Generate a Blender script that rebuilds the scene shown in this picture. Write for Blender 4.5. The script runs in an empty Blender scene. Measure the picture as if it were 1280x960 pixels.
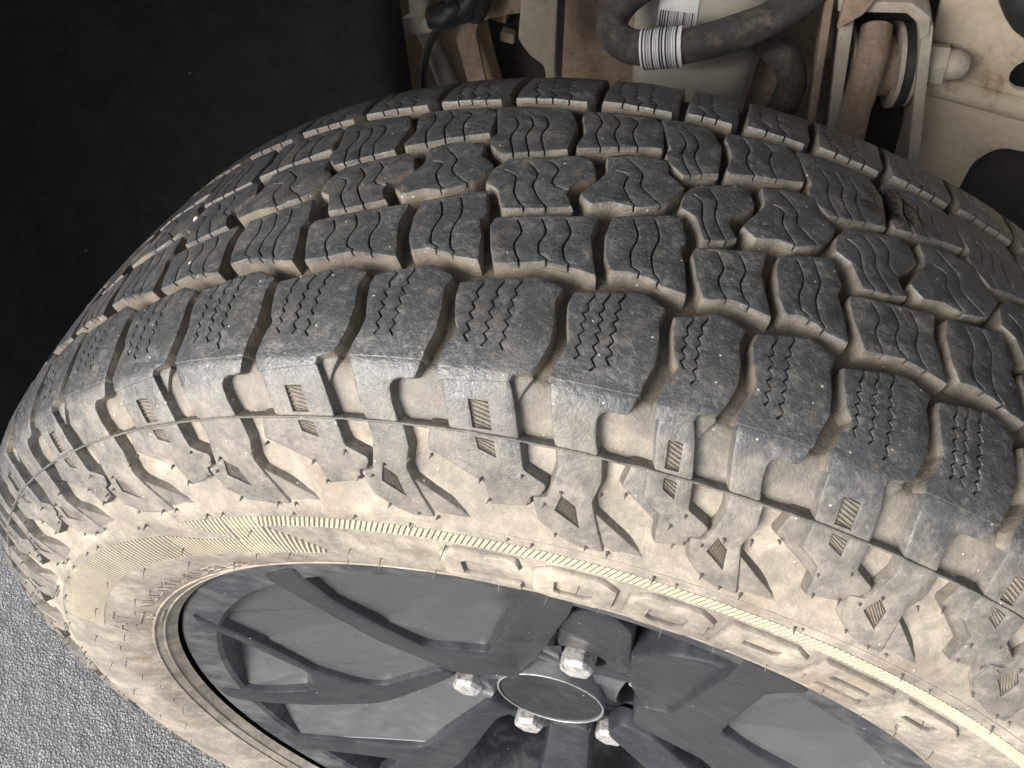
import bpy, bmesh, math, random
from mathutils import Vector, Matrix, noise
from mathutils.geometry import tessellate_polygon
random.seed(7)
sc = bpy.context.scene
COL = sc.collection
HUB = 0.3985                                   # hub height above the ground

# ------------------------------------------------------------------ camera
cam_data = bpy.data.cameras.new('camera')
cam_data.sensor_width = 36.0
cam_data.lens = 29.097
cam_data.clip_start = 0.01
cam_data.clip_end = 2000
cam = bpy.data.objects.new('camera', cam_data)
COL.objects.link(cam)
_r = Vector((0.96765782, 0.25226642, 0.0))
_u = Vector((-0.18939784, 0.72650298, 0.66054665))
_b = Vector((0.16663374, -0.63918313, 0.750785))
M = Matrix((_r, _u, _b)).transposed().to_4x4()
M.translation = Vector((0.02990322, -0.28746576, 0.59626142 + HUB))
cam.matrix_world = M
sc.camera = cam

# ------------------------------------------------------------------ light
SUN_AZ, SUN_EL = math.radians(214), math.radians(21)     # azimuth from +Y towards +X
world = bpy.data.worlds.new('World')
sc.world = world
world.use_nodes = True
wn = world.node_tree
bg = wn.nodes['Background']
sky = wn.nodes.new('ShaderNodeTexSky')
sky.sky_type = 'NISHITA'
sky.sun_disc = False
sky.sun_elevation = SUN_EL
sky.sun_rotation = SUN_AZ
sky.air_density = 1.0
sky.dust_density = 3.0
hs = wn.nodes.new('ShaderNodeHueSaturation')
hs.inputs['Saturation'].default_value = 0.35
wn.links.new(sky.outputs[0], hs.inputs['Color'])
wn.links.new(hs.outputs[0], bg.inputs[0])
bg.inputs[1].default_value = 0.15
sd = bpy.data.lights.new('sun', 'SUN')
sd.energy = 2.2
sd.angle = math.radians(30)
sd.color = (1.0, 0.975, 0.94)
sun = bpy.data.objects.new('sun', sd)
COL.objects.link(sun)
dirv = Vector((math.sin(SUN_AZ) * math.cos(SUN_EL), math.cos(SUN_AZ) * math.cos(SUN_EL), math.sin(SUN_EL)))
sun.rotation_euler = dirv.to_track_quat('Z', 'Y').to_euler()
sun.location = dirv * 5
sc.view_settings.view_transform = 'Standard'
sc.view_settings.look = 'None'
sc.view_settings.gamma = 1
sc.view_settings.use_curve_mapping = False
sc.view_settings.exposure = 1.25
sc.cycles.max_bounces = 5
sc.cycles.diffuse_bounces = 3
sc.cycles.glossy_bounces = 3

# ------------------------------------------------------------------ helpers
def new_mat(name):
    m = bpy.data.materials.new(name)
    m.use_nodes = True
    nt = m.node_tree
    b = nt.nodes['Principled BSDF']
    return m, nt, b

def N(nt, kind, **kw):
    n = nt.nodes.new(kind)
    for k, v in kw.items():
        if k.startswith('i_'):
            key = k[2:]
            key = int(key) if key.isdigit() else key.replace('_', ' ')
            n.inputs[key].default_value = v
        else:
            setattr(n, k, v)
    return n

def ramp(nt, src, pts, interp='LINEAR'):
    r = nt.nodes.new('ShaderNodeValToRGB')
    r.color_ramp.interpolation = interp
    els = r.color_ramp.elements
    while len(els) < len(pts):
        els.new(0.5)
    for e, (p, c) in zip(els, pts):
        e.position = p
        e.color = c if len(c) == 4 else (*c, 1)
    nt.links.new(src, r.inputs[0])
    return r.outputs[0]

def math_n(nt, op, a, b=None, c=None, clamp=False):
    n = nt.nodes.new('ShaderNodeMath')
    n.operation = op
    n.use_clamp = clamp
    for i, v in enumerate((a, b, c)):
        if v is None:
            continue
        if isinstance(v, (int, float)):
            n.inputs[i].default_value = v
        else:
            nt.links.new(v, n.inputs[i])
    return n.outputs[0]

def mix(nt, fac, a, b, blend='MIX'):
    n = nt.nodes.new('ShaderNodeMix')
    n.data_type = 'RGBA'
    n.blend_type = blend
    if isinstance(fac, (int, float)):
        n.inputs[0].default_value = fac
    else:
        nt.links.new(fac, n.inputs[0])
    for i, v in ((6, a), (7, b)):
        if isinstance(v, tuple):
            n.inputs[i].default_value = v if len(v) == 4 else (*v, 1)
        else:
            nt.links.new(v, n.inputs[i])
    return n.outputs[2]

def tex_noise(nt, vec, scale, detail=4, rough=0.55, dist=0.0):
    n = N(nt, 'ShaderNodeTexNoise')
    n.inputs['Scale'].default_value = scale
    n.inputs['Detail'].default_value = detail
    n.inputs['Roughness'].default_value = rough
    n.inputs['Distortion'].default_value = dist
    nt.links.new(vec, n.inputs['Vector'])
    return n.outputs['Fac']

def bump(nt, b, height, dist, strength=1.0):
    n = nt.nodes.new('ShaderNodeBump')
    n.inputs['Strength'].default_value = strength
    n.inputs['Distance'].default_value = dist
    nt.links.new(height, n.inputs['Height'])
    nt.links.new(n.outputs[0], b.inputs['Normal'])

def tag(o, label=None, cat=None, group=None, kind=None):
    if label: o['label'] = label
    if cat: o['category'] = cat
    if group: o['group'] = group
    if kind: o['kind'] = kind
    return o

def link_mesh(name, verts, faces, mat, parent=None, smooth=None, attr=None):
    me = bpy.data.meshes.new(name)
    me.from_pydata([tuple(v) for v in verts], [], faces)
    return finish(name, me, mat, parent, smooth, attr)

def finish(name, me, mat, parent=None, smooth=None, attr=None):
    if attr is not None:
        a = me.attributes.new('dust', 'FLOAT_COLOR', 'POINT')
        flat = []
        for c in attr:
            flat.extend((c[0], c[1], 0.0, 1.0))
        a.data.foreach_set('color', flat)
    if smooth is not None:
        me.shade_smooth()
        if smooth > 0:
            me.set_sharp_from_angle(angle=math.radians(smooth))
    me.materials.append(mat)
    o = bpy.data.objects.new(name, me)
    COL.objects.link(o)
    if parent:
        o.parent = parent
    return o

def empty(name, loc=(0, 0, 0)):
    o = bpy.data.objects.new(name, None)
    o.location = loc
    o.empty_display_size = 0.05
    COL.objects.link(o)
    return o

# ------------------------------------------------------------------ materials
WET = (0.112, 0.035, 0.380)
def mat_tyre():
    m, nt, b = new_mat('tyre_rubber')
    co = N(nt, 'ShaderNodeTexCoord').outputs['Object']
    at = N(nt, 'ShaderNodeAttribute', attribute_name='dust')
    sp = N(nt, 'ShaderNodeSeparateColor')
    nt.links.new(at.outputs['Color'], sp.inputs[0])
    D, T = sp.outputs[0], sp.outputs[1]
    n1 = tex_noise(nt, co, 28, 4, 0.66, 0.4)
    n2 = tex_noise(nt, co, 170, 4, 0.7)
    n3 = tex_noise(nt, co, 1000, 2, 0.6)
    # dust amount: painted amount broken up by blotches
    e = math_n(nt, 'MULTIPLY_ADD', n1, 0.85, -0.42)
    e2 = math_n(nt, 'MULTIPLY_ADD', n2, 0.7, -0.36)
    fac = math_n(nt, 'ADD', math_n(nt, 'ADD', D, math_n(nt, 'MULTIPLY', e, 1.25)), e2, clamp=True)
    n5 = tex_noise(nt, co, 75, 5, 0.75, 0.3)
    n6 = tex_noise(nt, co, 420, 3, 0.65)
    rub = mix(nt, n2, (0.025, 0.0262, 0.0285), (0.062, 0.0645, 0.069))
    film = ramp(nt, math_n(nt, 'ADD', math_n(nt, 'MULTIPLY', n6, 0.55), math_n(nt, 'MULTIPLY', n5, 0.45)), [(0.50, (0, 0, 0)), (0.66, (1, 1, 1))])
    rub = mix(nt, math_n(nt, 'MULTIPLY', film, 0.55), rub, (0.16, 0.156, 0.15))
    brown = mix(nt, n2, (0.050, 0.040, 0.029), (0.155, 0.126, 0.092))
    pale = mix(nt, n1, (0.165, 0.143, 0.116), (0.43, 0.383, 0.312))
    patch = ramp(nt, n5, [(0.40, (0, 0, 0)), (0.60, (1, 1, 1))])
    pale = mix(nt, patch, mix(nt, 0.55, pale, (0.12, 0.105, 0.09)), pale)
    stain = ramp(nt, tex_noise(nt, co, 17, 4, 0.7, 1.0), [(0.55, (0, 0, 0)), (0.72, (1, 1, 1))])
    pale = mix(nt, math_n(nt, 'MULTIPLY', stain, 0.6), pale, (0.19, 0.125, 0.07))
    dust = mix(nt, T, brown, pale)
    c = mix(nt, fac, rub, dust)
    # tiny grit specks
    vo = N(nt, 'ShaderNodeTexVoronoi')
    vo.inputs['Scale'].default_value = 420
    nt.links.new(co, vo.inputs['Vector'])
    near = math_n(nt, 'LESS_THAN', vo.outputs['Distance'], 0.16)
    vs = N(nt, 'ShaderNodeSeparateColor')
    nt.links.new(vo.outputs['Color'], vs.inputs[0])
    few = math_n(nt, 'GREATER_THAN', vs.outputs[0], 0.96)
    spk = math_n(nt, 'MULTIPLY', near, few)
    c = mix(nt, math_n(nt, 'MULTIPLY', spk, 0.8), c, (0.5, 0.47, 0.42))
    # one wet, oily patch on the right of the tread
    vd = N(nt, 'ShaderNodeVectorMath', operation='DISTANCE')
    vd.inputs[1].default_value = WET
    nt.links.new(co, vd.inputs[0])
    wv = math_n(nt, 'ADD', vd.outputs['Value'], math_n(nt, 'MULTIPLY_ADD', n5, 0.036, -0.018))
    wet = ramp(nt, wv, [(0.011, (1, 1, 1)), (0.0145, (0, 0, 0))])
    c = mix(nt, wet, c, (0.006, 0.006, 0.007))
    nt.links.new(c, b.inputs['Base Color'])
    r = math_n(nt, 'MULTIPLY_ADD', fac, 0.36, 0.44)
    r = math_n(nt, 'MULTIPLY', r, math_n(nt, 'MULTIPLY_ADD', wet, -0.8, 1.0))
    r = math_n(nt, 'ADD', r, math_n(nt, 'MULTIPLY_ADD', n2, 0.3, -0.15), clamp=True)
    nt.links.new(r, b.inputs['Roughness'])
    b.inputs['Specular IOR Level'].default_value = 0.5
    h = math_n(nt, 'ADD', math_n(nt, 'MULTIPLY', n2, 1.0), math_n(nt, 'MULTIPLY', n3, 0.35))
    bump(nt, b, h, 0.0012, 0.55)
    return m

def mat_rim(name, base, rough, metallic, dusty=0.35):
    m, nt, b = new_mat(name)
    co = N(nt, 'ShaderNodeTexCoord').outputs['Object']
    n1 = tex_noise(nt, co, 18, 6, 0.65, 0.6)
    n2 = tex_noise(nt, co, 130, 5, 0.7)
    mp = N(nt, 'ShaderNodeMapping')
    mp.inputs['Scale'].default_value = (1, 1, 2.2)
    mp.inputs['Rotation'].default_value = (0, 0.5, 0)
    nt.links.new(co, mp.inputs[0])
    n3 = tex_noise(nt, mp.outputs[0], 60, 5, 0.7)
    f = ramp(nt, math_n(nt, 'MULTIPLY_ADD', n3, 0.5, math_n(nt, 'MULTIPLY', n1, 0.5)), [(0.44, (0, 0, 0)), (0.66, (1, 1, 1))])
    c = mix(nt, math_n(nt, 'MULTIPLY', f, dusty), base, (0.30, 0.295, 0.285))
    vo = N(nt, 'ShaderNodeTexVoronoi')
    vo.inputs['Scale'].default_value = 260
    nt.links.new(co, vo.inputs['Vector'])
    vs = N(nt, 'ShaderNodeSeparateColor')
    nt.links.new(vo.outputs['Color'], vs.inputs[0])
    spk = math_n(nt, 'MULTIPLY', math_n(nt, 'LESS_THAN', vo.outputs['Distance'], 0.13), math_n(nt, 'GREATER_THAN', vs.outputs[0], 0.965))
    c = mix(nt, math_n(nt, 'MULTIPLY', spk, 0.7), c, (0.5, 0.5, 0.5))
    nt.links.new(c, b.inputs['Base Color'])
    b.inputs['Metallic'].default_value = metallic
    r = math_n(nt, 'MULTIPLY_ADD', n2, 0.22, math_n(nt, 'MULTIPLY_ADD', f, 0.22, rough - 0.1))
    nt.links.new(r, b.inputs['Roughness'])
    bump(nt, b, n2, 0.0003, 0.2)
    return m

def mat_simple(name, c0, c1, rough=0.7, metallic=0.0, scale=30, bump_d=0.001, c2=None, thr=(0.5, 0.7), fine=300):
    m, nt, b = new_mat(name)
    co = N(nt, 'ShaderNodeTexCoord').outputs['Object']
    n1 = tex_noise(nt, co, scale, 6, 0.7, 0.1)
    n2 = tex_noise(nt, co, fine, 5, 0.65)
    f = math_n(nt, 'ADD', math_n(nt, 'MULTIPLY', n1, 0.65), math_n(nt, 'MULTIPLY', n2, 0.35))
    f = ramp(nt, f, [(0.35, (0, 0, 0)), (0.65, (1, 1, 1))])
    c = mix(nt, f, c0, c1)
    if c2:
        n3 = tex_noise(nt, co, scale * 2.3, 7, 0.78, 0.15)
        g = ramp(nt, n3, [(thr[0], (0, 0, 0)), (thr[1], (1, 1, 1))])
        c = mix(nt, g, c, c2)
    nt.links.new(c, b.inputs['Base Color'])
    b.inputs['Metallic'].default_value = metallic
    nt.links.new(math_n(nt, 'MULTIPLY_ADD', n1, 0.25, rough - 0.12, clamp=True), b.inputs['Roughness'])
    bump(nt, b, math_n(nt, 'ADD', n2, math_n(nt, 'MULTIPLY', n1, 0.6)), bump_d, 0.6)
    return m

def mat_asphalt():
    m, nt, b = new_mat('asphalt')
    co = N(nt, 'ShaderNodeTexCoord').outputs['Object']
    vo = N(nt, 'ShaderNodeTexVoronoi')
    vo.inputs['Scale'].default_value = 330
    nt.links.new(co, vo.inputs['Vector'])
    vs = N(nt, 'ShaderNodeSeparateColor')
    nt.links.new(vo.outputs['Color'], vs.inputs[0])
    st = ramp(nt, vs.outputs[0], [(0.0, (0.13, 0.13, 0.132)), (0.5, (0.21, 0.21, 0.213)), (0.90, (0.27, 0.27, 0.272)), (1.0, (0.46, 0.46, 0.455))])
    edge = ramp(nt, vo.outputs['Distance'], [(0.25, (1, 1, 1)), (0.62, (0, 0, 0))])
    n1 = tex_noise(nt, co, 8, 5, 0.6)
    n2 = tex_noise(nt, co, 420, 4, 0.7)
    c = mix(nt, edge, (0.10, 0.10, 0.103), st)
    c = mix(nt, math_n(nt, 'MULTIPLY', n2, 0.35), c, (0.26, 0.26, 0.27))
    c = mix(nt, math_n(nt, 'MULTIPLY', n1, 0.35), c, (0.19, 0.19, 0.193))
    nt.links.new(c, b.inputs['Base Color'])
    b.inputs['Roughness'].default_value = 0.75
    bump(nt, b, math_n(nt, 'ADD', edge, math_n(nt, 'MULTIPLY', n2, 0.4)), 0.002, 0.6)
    return m

RUB = mat_tyre()
RIM = mat_rim('rim_dark_paint', (0.022, 0.024, 0.029), 0.26, 0.2, 0.07)
RIML = mat_rim('rim_lip_paint', (0.032, 0.035, 0.042), 0.30, 0.25, 0.34)
RIMF = mat_rim('rim_pocket_sky_sheen', (0.125, 0.128, 0.137), 0.27, 0.6, 0.08)  # paler rim paint: sky reflection on the pocket floors put into the colour
CHROME = mat_simple('worn_chrome', (0.34, 0.335, 0.33), (0.52, 0.51, 0.5), 0.5, 0.55, 90, 0.001, (0.04, 0.035, 0.03), (0.49, 0.66), 500)
CAPM = mat_rim('cap_paint', (0.010, 0.011, 0.013), 0.38, 0.0, 0.05)
CAPR = mat_simple('cap_edge', (0.2, 0.2, 0.21), (0.4, 0.4, 0.41), 0.35, 0.6, 60, 0.0002)
BRAKE = mat_simple('brake_dirt', (0.02, 0.018, 0.016), (0.05, 0.042, 0.034), 0.85, 0.2, 40, 0.001, (0.22, 0.17, 0.11), (0.62, 0.75))
ASPH = mat_asphalt()
def add_specks(m, scale, thr, col, amt=0.7):
    nt = m.node_tree
    b = nt.nodes['Principled BSDF']
    src = b.inputs['Base Color'].links[0].from_socket
    co = N(nt, 'ShaderNodeTexCoord').outputs['Object']
    vo = N(nt, 'ShaderNodeTexVoronoi')
    vo.inputs['Scale'].default_value = scale
    nt.links.new(co, vo.inputs['Vector'])
    vs = N(nt, 'ShaderNodeSeparateColor')
    nt.links.new(vo.outputs['Color'], vs.inputs[0])
    k = math_n(nt, 'MULTIPLY', math_n(nt, 'LESS_THAN', vo.outputs['Distance'], 0.14), math_n(nt, 'GREATER_THAN', vs.outputs[0], thr))
    nt.links.new(mix(nt, math_n(nt, 'MULTIPLY', k, amt), src, col), b.inputs['Base Color'])
LINER = mat_simple('felt_liner', (0.005, 0.005, 0.0055), (0.027, 0.0265, 0.0265), 0.95, 0, 40, 0.006, (0.05, 0.043, 0.034), (0.60, 0.86), 260)
add_specks(LINER, 90, 0.985, (0.15, 0.13, 0.10))
BODY = mat_simple('primer_panel', (0.36, 0.255, 0.165), (0.50, 0.375, 0.255), 0.75, 0, 14, 0.0006, (0.12, 0.075, 0.045), (0.60, 0.74), 220)
RUST = mat_simple('rusty_bracket', (0.17, 0.118, 0.085), (0.31, 0.235, 0.175), 0.8, 0.05, 30, 0.001, (0.09, 0.055, 0.035), (0.55, 0.70), 240)
GALV = mat_simple('pale_bracket', (0.26, 0.225, 0.18), (0.42, 0.375, 0.31), 0.65, 0.15, 40, 0.0006, (0.15, 0.09, 0.05), (0.60, 0.72), 240)
RAIL = mat_simple('pale_rail', (0.33, 0.275, 0.205), (0.47, 0.405, 0.315), 0.7, 0, 9, 0.0008, (0.17, 0.10, 0.055), (0.57, 0.72), 180)
PLAST = mat_simple('canister_plastic', (0.33, 0.305, 0.26), (0.45, 0.42, 0.36), 0.55, 0, 18, 0.0003, (0.17, 0.14, 0.10), (0.58, 0.8))
HOSE = mat_simple('dusty_hose', (0.022, 0.021, 0.021), (0.075, 0.065, 0.055), 0.8, 0, 35, 0.0008, (0.17, 0.135, 0.10), (0.50, 0.72))
BLACK = mat_simple('black_plastic', (0.010, 0.010, 0.011), (0.022, 0.022, 0.023), 0.5, 0, 50, 0.0003, (0.10, 0.085, 0.07), (0.68, 0.8))
WHITE = mat_simple('label_paper', (0.70, 0.70, 0.69), (0.80, 0.80, 0.79), 0.6, 0, 60, 0.0001, (0.4, 0.35, 0.28), (0.66, 0.8))
INK = mat_simple('label_ink', (0.02, 0.02, 0.022), (0.035, 0.035, 0.04), 0.6, 0, 60, 0.0001)
HAIR = mat_simple('vent_rubber', (0.045, 0.040, 0.036), (0.13, 0.11, 0.09), 0.8, 0, 200, 0.0001)
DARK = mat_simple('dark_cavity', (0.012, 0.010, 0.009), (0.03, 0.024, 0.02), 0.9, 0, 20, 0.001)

# ================================================================== ground
def build_ground():
    def axis(lo, hi, step, far):
        a = []
        v = lo
        while v < hi + 1e-6:
            a.append(v); v += step
        out = []
        d = step
        x = lo
        while x > -far:
            d *= 1.6; x -= d; out.append(max(x, -far))
        out = out[::-1]
        d = step; x = hi; out2 = []
        while x < far:
            d *= 1.6; x += d; out2.append(min(x, far))
        return out + a + out2
    xs = axis(-0.95, -0.24, 0.0021, 40)
    ys = axis(-0.30, 0.26, 0.0021, 40)
    V, F = [], []
    for y in ys:
        for x in xs:
            z = 0.0
            if -0.96 < x < -0.23 and -0.31 < y < 0.27:
                d = noise.voronoi(Vector((x * 290, y * 290, 0)))[0]
                z = 0.0008 * (0.5 - min(d[0], 1.0)) + 0.0012 * noise.noise(Vector((x * 60, y * 60, 3)))
            V.append((x, y, z))
    nx = len(xs)
    for j in range(len(ys) - 1):
        for i in range(nx - 1):
            k = j * nx + i
            F.append((k, k + 1, k + nx + 1, k + nx))
    o = link_mesh('ground', V, F, ASPH, smooth=0)
    tag(o, kind='structure')
build_ground()

# ================================================================== tyre profile
PR = [(-.1105, .257), (-.120, .267), (-.128, .285), (-.130, .305), (-.1285, .325), (-.123, .347), (-.1153, .3647), (-.1055, .3815), (-.098, .3875), (-.085, .3920),
      (-.064, .3950), (-.03, .3975), (0, .3985), (.03, .3975), (.064, .3945), (.085, .391), (.098, .386), (.105, .381),
      (.1153, .3647), (.123, .347), (.1285, .325), (.130, .305), (.128, .285), (.120, .267), (.1105, .257)]
I0 = 12
def _smooth(P, n=20):
    out = []
    for i in range(len(P) - 1):
        p0, p1, p2, p3 = (Vector(P[max(i - 1, 0)]), Vector(P[i]), Vector(P[i + 1]), Vector(P[min(i + 2, len(P) - 1)]))
        for k in range(n):
            t = k / n
            out.append(0.5 * ((2 * p1) + (p2 - p0) * t + (2 * p0 - 5 * p1 + 4 * p2 - p3) * t * t + (-p0 + 3 * p1 - 3 * p2 + p3) * t ** 3))
    out.append(Vector(P[-1]))
    return out
PS = _smooth(PR)
PL = [0.0]
for i in range(1, len(PS)):
    PL.append(PL[-1] + (PS[i] - PS[i - 1]).length * 1000)
_o = PL[I0 * 20]
PL = [v - _o for v in PL]
TMIN, TMAX = PL[0], PL[-1]
import bisect
def prof(t):
    t = min(max(t, TMIN + 1e-4), TMAX - 1e-4)
    i = bisect.bisect_right(PL, t) - 1
    i = min(max(i, 0), len(PS) - 2)
    u = (t - PL[i]) / max(PL[i + 1] - PL[i], 1e-9)
    p = PS[i].lerp(PS[i + 1], u)
    def tan(k):
        k0, k1 = max(k - 1, 0), min(k + 1, len(PS) - 1)
        return (PS[k1] - PS[k0]).normalized()
    tg = tan(i).lerp(tan(i + 1), u).normalized()
    return p, Vector((-tg.y, tg.x))
def tyre_pt(th, t, h):
    """angle in degrees from the top, arc mm from the crown, height mm along the normal"""
    p, n = prof(t)
    w, r = p.x + n.x * h / 1000, p.y + n.y * h / 1000
    a = math.radians(th)
    return Vector((r * math.sin(a), -w, r * math.cos(a)))
def lerp_tab(tab, x):
    if x <= tab[0][0]: return tab[0][1]
    for (x0, y0), (x1, y1) in zip(tab, tab[1:]):
        if x <= x1:
            return y0 + (y1 - y0) * (x - x0) / (x1 - x0)
    return tab[-1][1]
DEPTH = [(-180, 0.3), (-160, 2.6), (-112, 3.6), (-97, 8.0), (88, 8.0), (100, 6.6), (108, 5.4), (116, 5.0), (124, 5.2), (146, 5.2), (158, 3.9), (168, 0.9), (171, 0.3), (172, 0.0)]
def depth(t): return lerp_tab(DEPTH, t)

# ------------------------------------------------------------------ generic relief plate
def area(L):
    return 0.5 * sum(L[i][0] * L[(i + 1) % len(L)][1] - L[(i + 1) % len(L)][0] * L[i][1] for i in range(len(L)))
def round_poly(L, r, steps=2):
    out = []
    n = len(L)
    for i in range(n):
        p0, p, p1 = Vector(L[i - 1]), Vector(L[i]), Vector(L[(i + 1) % n])
        a, b = p0 - p, p1 - p
        la, lb = a.length, b.length
        if la < 1e-6 or lb < 1e-6: continue
        c = min(r, la * 0.42, lb * 0.42)
        A, B = p + a / la * c, p + b / lb * c
        for k in range(steps + 1):
            u = k / steps
            out.append(((1 - u) ** 2 * A + 2 * u * (1 - u) * p + u * u * B).to_tuple())
    return out
def catmull(P, n=4):
    out = []
    for i in range(len(P) - 1):
        p0, p1, p2, p3 = (Vector(P[max(i - 1, 0)]), Vector(P[i]), Vector(P[i + 1]), Vector(P[min(i + 2, len(P) - 1)]))
        for k in range(n):
            t = k / n
            out.append((0.5 * ((2 * p1) + (p2 - p0) * t + (2 * p0 - 5 * p1 + 4 * p2 - p3) * t * t + (-p0 + 3 * p1 - 3 * p2 + p3) * t ** 3)).to_tuple())
    out.append(tuple(P[-1]))
    return out
def slit_sides(path, hw):
    A, B = [], []
    n = len(path)
    for i in range(n):
        p = Vector(path[i])
        d = (Vector(path[min(i + 1, n - 1)]) - Vector(path[max(i - 1, 0)])).normalized()
        nn = Vector((-d.y, d.x))
        A.append(p + nn * hw); B.append(p - nn * hw)
    return A, B
def cut_notches(L, slits):
    """L outline, slits = [(path, hw)], each path starts at the outline and runs inward -> [(x,y,is_slit)]"""
    n = len(L)
    ins = {}
    for path, hw in slits:
        p = Vector(path[0])
        best = None
        for i in range(n):
            a, b = Vector(L[i]), Vector(L[(i + 1) % n])
            ab = b - a
            u = min(max((p - a).dot(ab) / max(ab.length_squared, 1e-9), 0.0), 1.0)
            d = (a + ab * u - p).length
            if ab.length < hw * 5: continue
            lo_ = hw * 1.8 / ab.length
            u = min(max(u, lo_), 1 - lo_)
            if best is None or d < best[0]:
                best = (d, i, u)
        ins.setdefault(best[1], []).append((best[2], path, hw))
    out = []
    for i in range(n):
        out.append((L[i][0], L[i][1], 0))
        if i in ins:
            a, b = Vector(L[i]), Vector(L[(i + 1) % n])
            e = (b - a).normalized()
            ln = (b - a).length
            last = 0.0
            for u, path, hw in sorted(ins[i], key=lambda q: q[0]):
                uu = u * ln
                if uu - hw * 1.5 < last or uu + hw * 1.5 > ln:
                    if uu - hw * 1.5 < last: uu = last + hw * 2
                    if uu + hw * 1.5 > ln: continue
                p0 = a + e * uu
                path2 = [p0.to_tuple()] + [q for q in path[1:]]
                A, B = slit_sides(path2, hw)
                if (A[1] - Vector(path2[1])).dot(e) > 0: A, B = B, A
                A[0] = p0 - e * hw; B[0] = p0 + e * hw
                out += [(q.x, q.y, 1) for q in A]
                out += [(q.x, q.y, 1) for q in reversed(B)]
                last = uu + hw * 2
    return out
def offset_loop(L, dist):
    n = len(L)
    res = []
    for i in range(n):
        p0, p, p1 = Vector(L[i - 1][:2]), Vector(L[i][:2]), Vector(L[(i + 1) % n][:2])
        a, b = (p - p0), (p1 - p)
        if a.length < 1e-9: a = b
        if b.length < 1e-9: b = a
        a.normalize(); b.normalize()
        n1, n2 = Vector((-a.y, a.x)), Vector((-b.y, b.x))
        m = n1 + n2
        k = 1 + n1.dot(n2)
        m = m / max(k, 0.45)
        d = dist(L[i]) if callable(dist) else dist
        res.append((p.x + m.x * d, p.y + m.y * d))
    return res

def round_flagged(L, r, steps=2):
    out = []
    n = len(L)
    for i in range(n):
        if L[i][2] or L[i - 1][2] or L[(i + 1) % n][2]:
            out.append(L[i]); continue
        p0, p, p1 = Vector(L[i - 1][:2]), Vector(L[i][:2]), Vector(L[(i + 1) % n][:2])
        a, b = p0 - p, p1 - p
        la, lb = a.length, b.length
        if la < 1e-6 or lb < 1e-6: continue
        c = min(r, la * 0.42, lb * 0.42)
        A, B = p + a / la * c, p + b / lb * c
        for k in range(steps + 1):
            u = k / steps
            q = (1 - u) ** 2 * A + 2 * u * (1 - u) * p + u * u * B
            out.append((q.x, q.y, 0))
    return out

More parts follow.
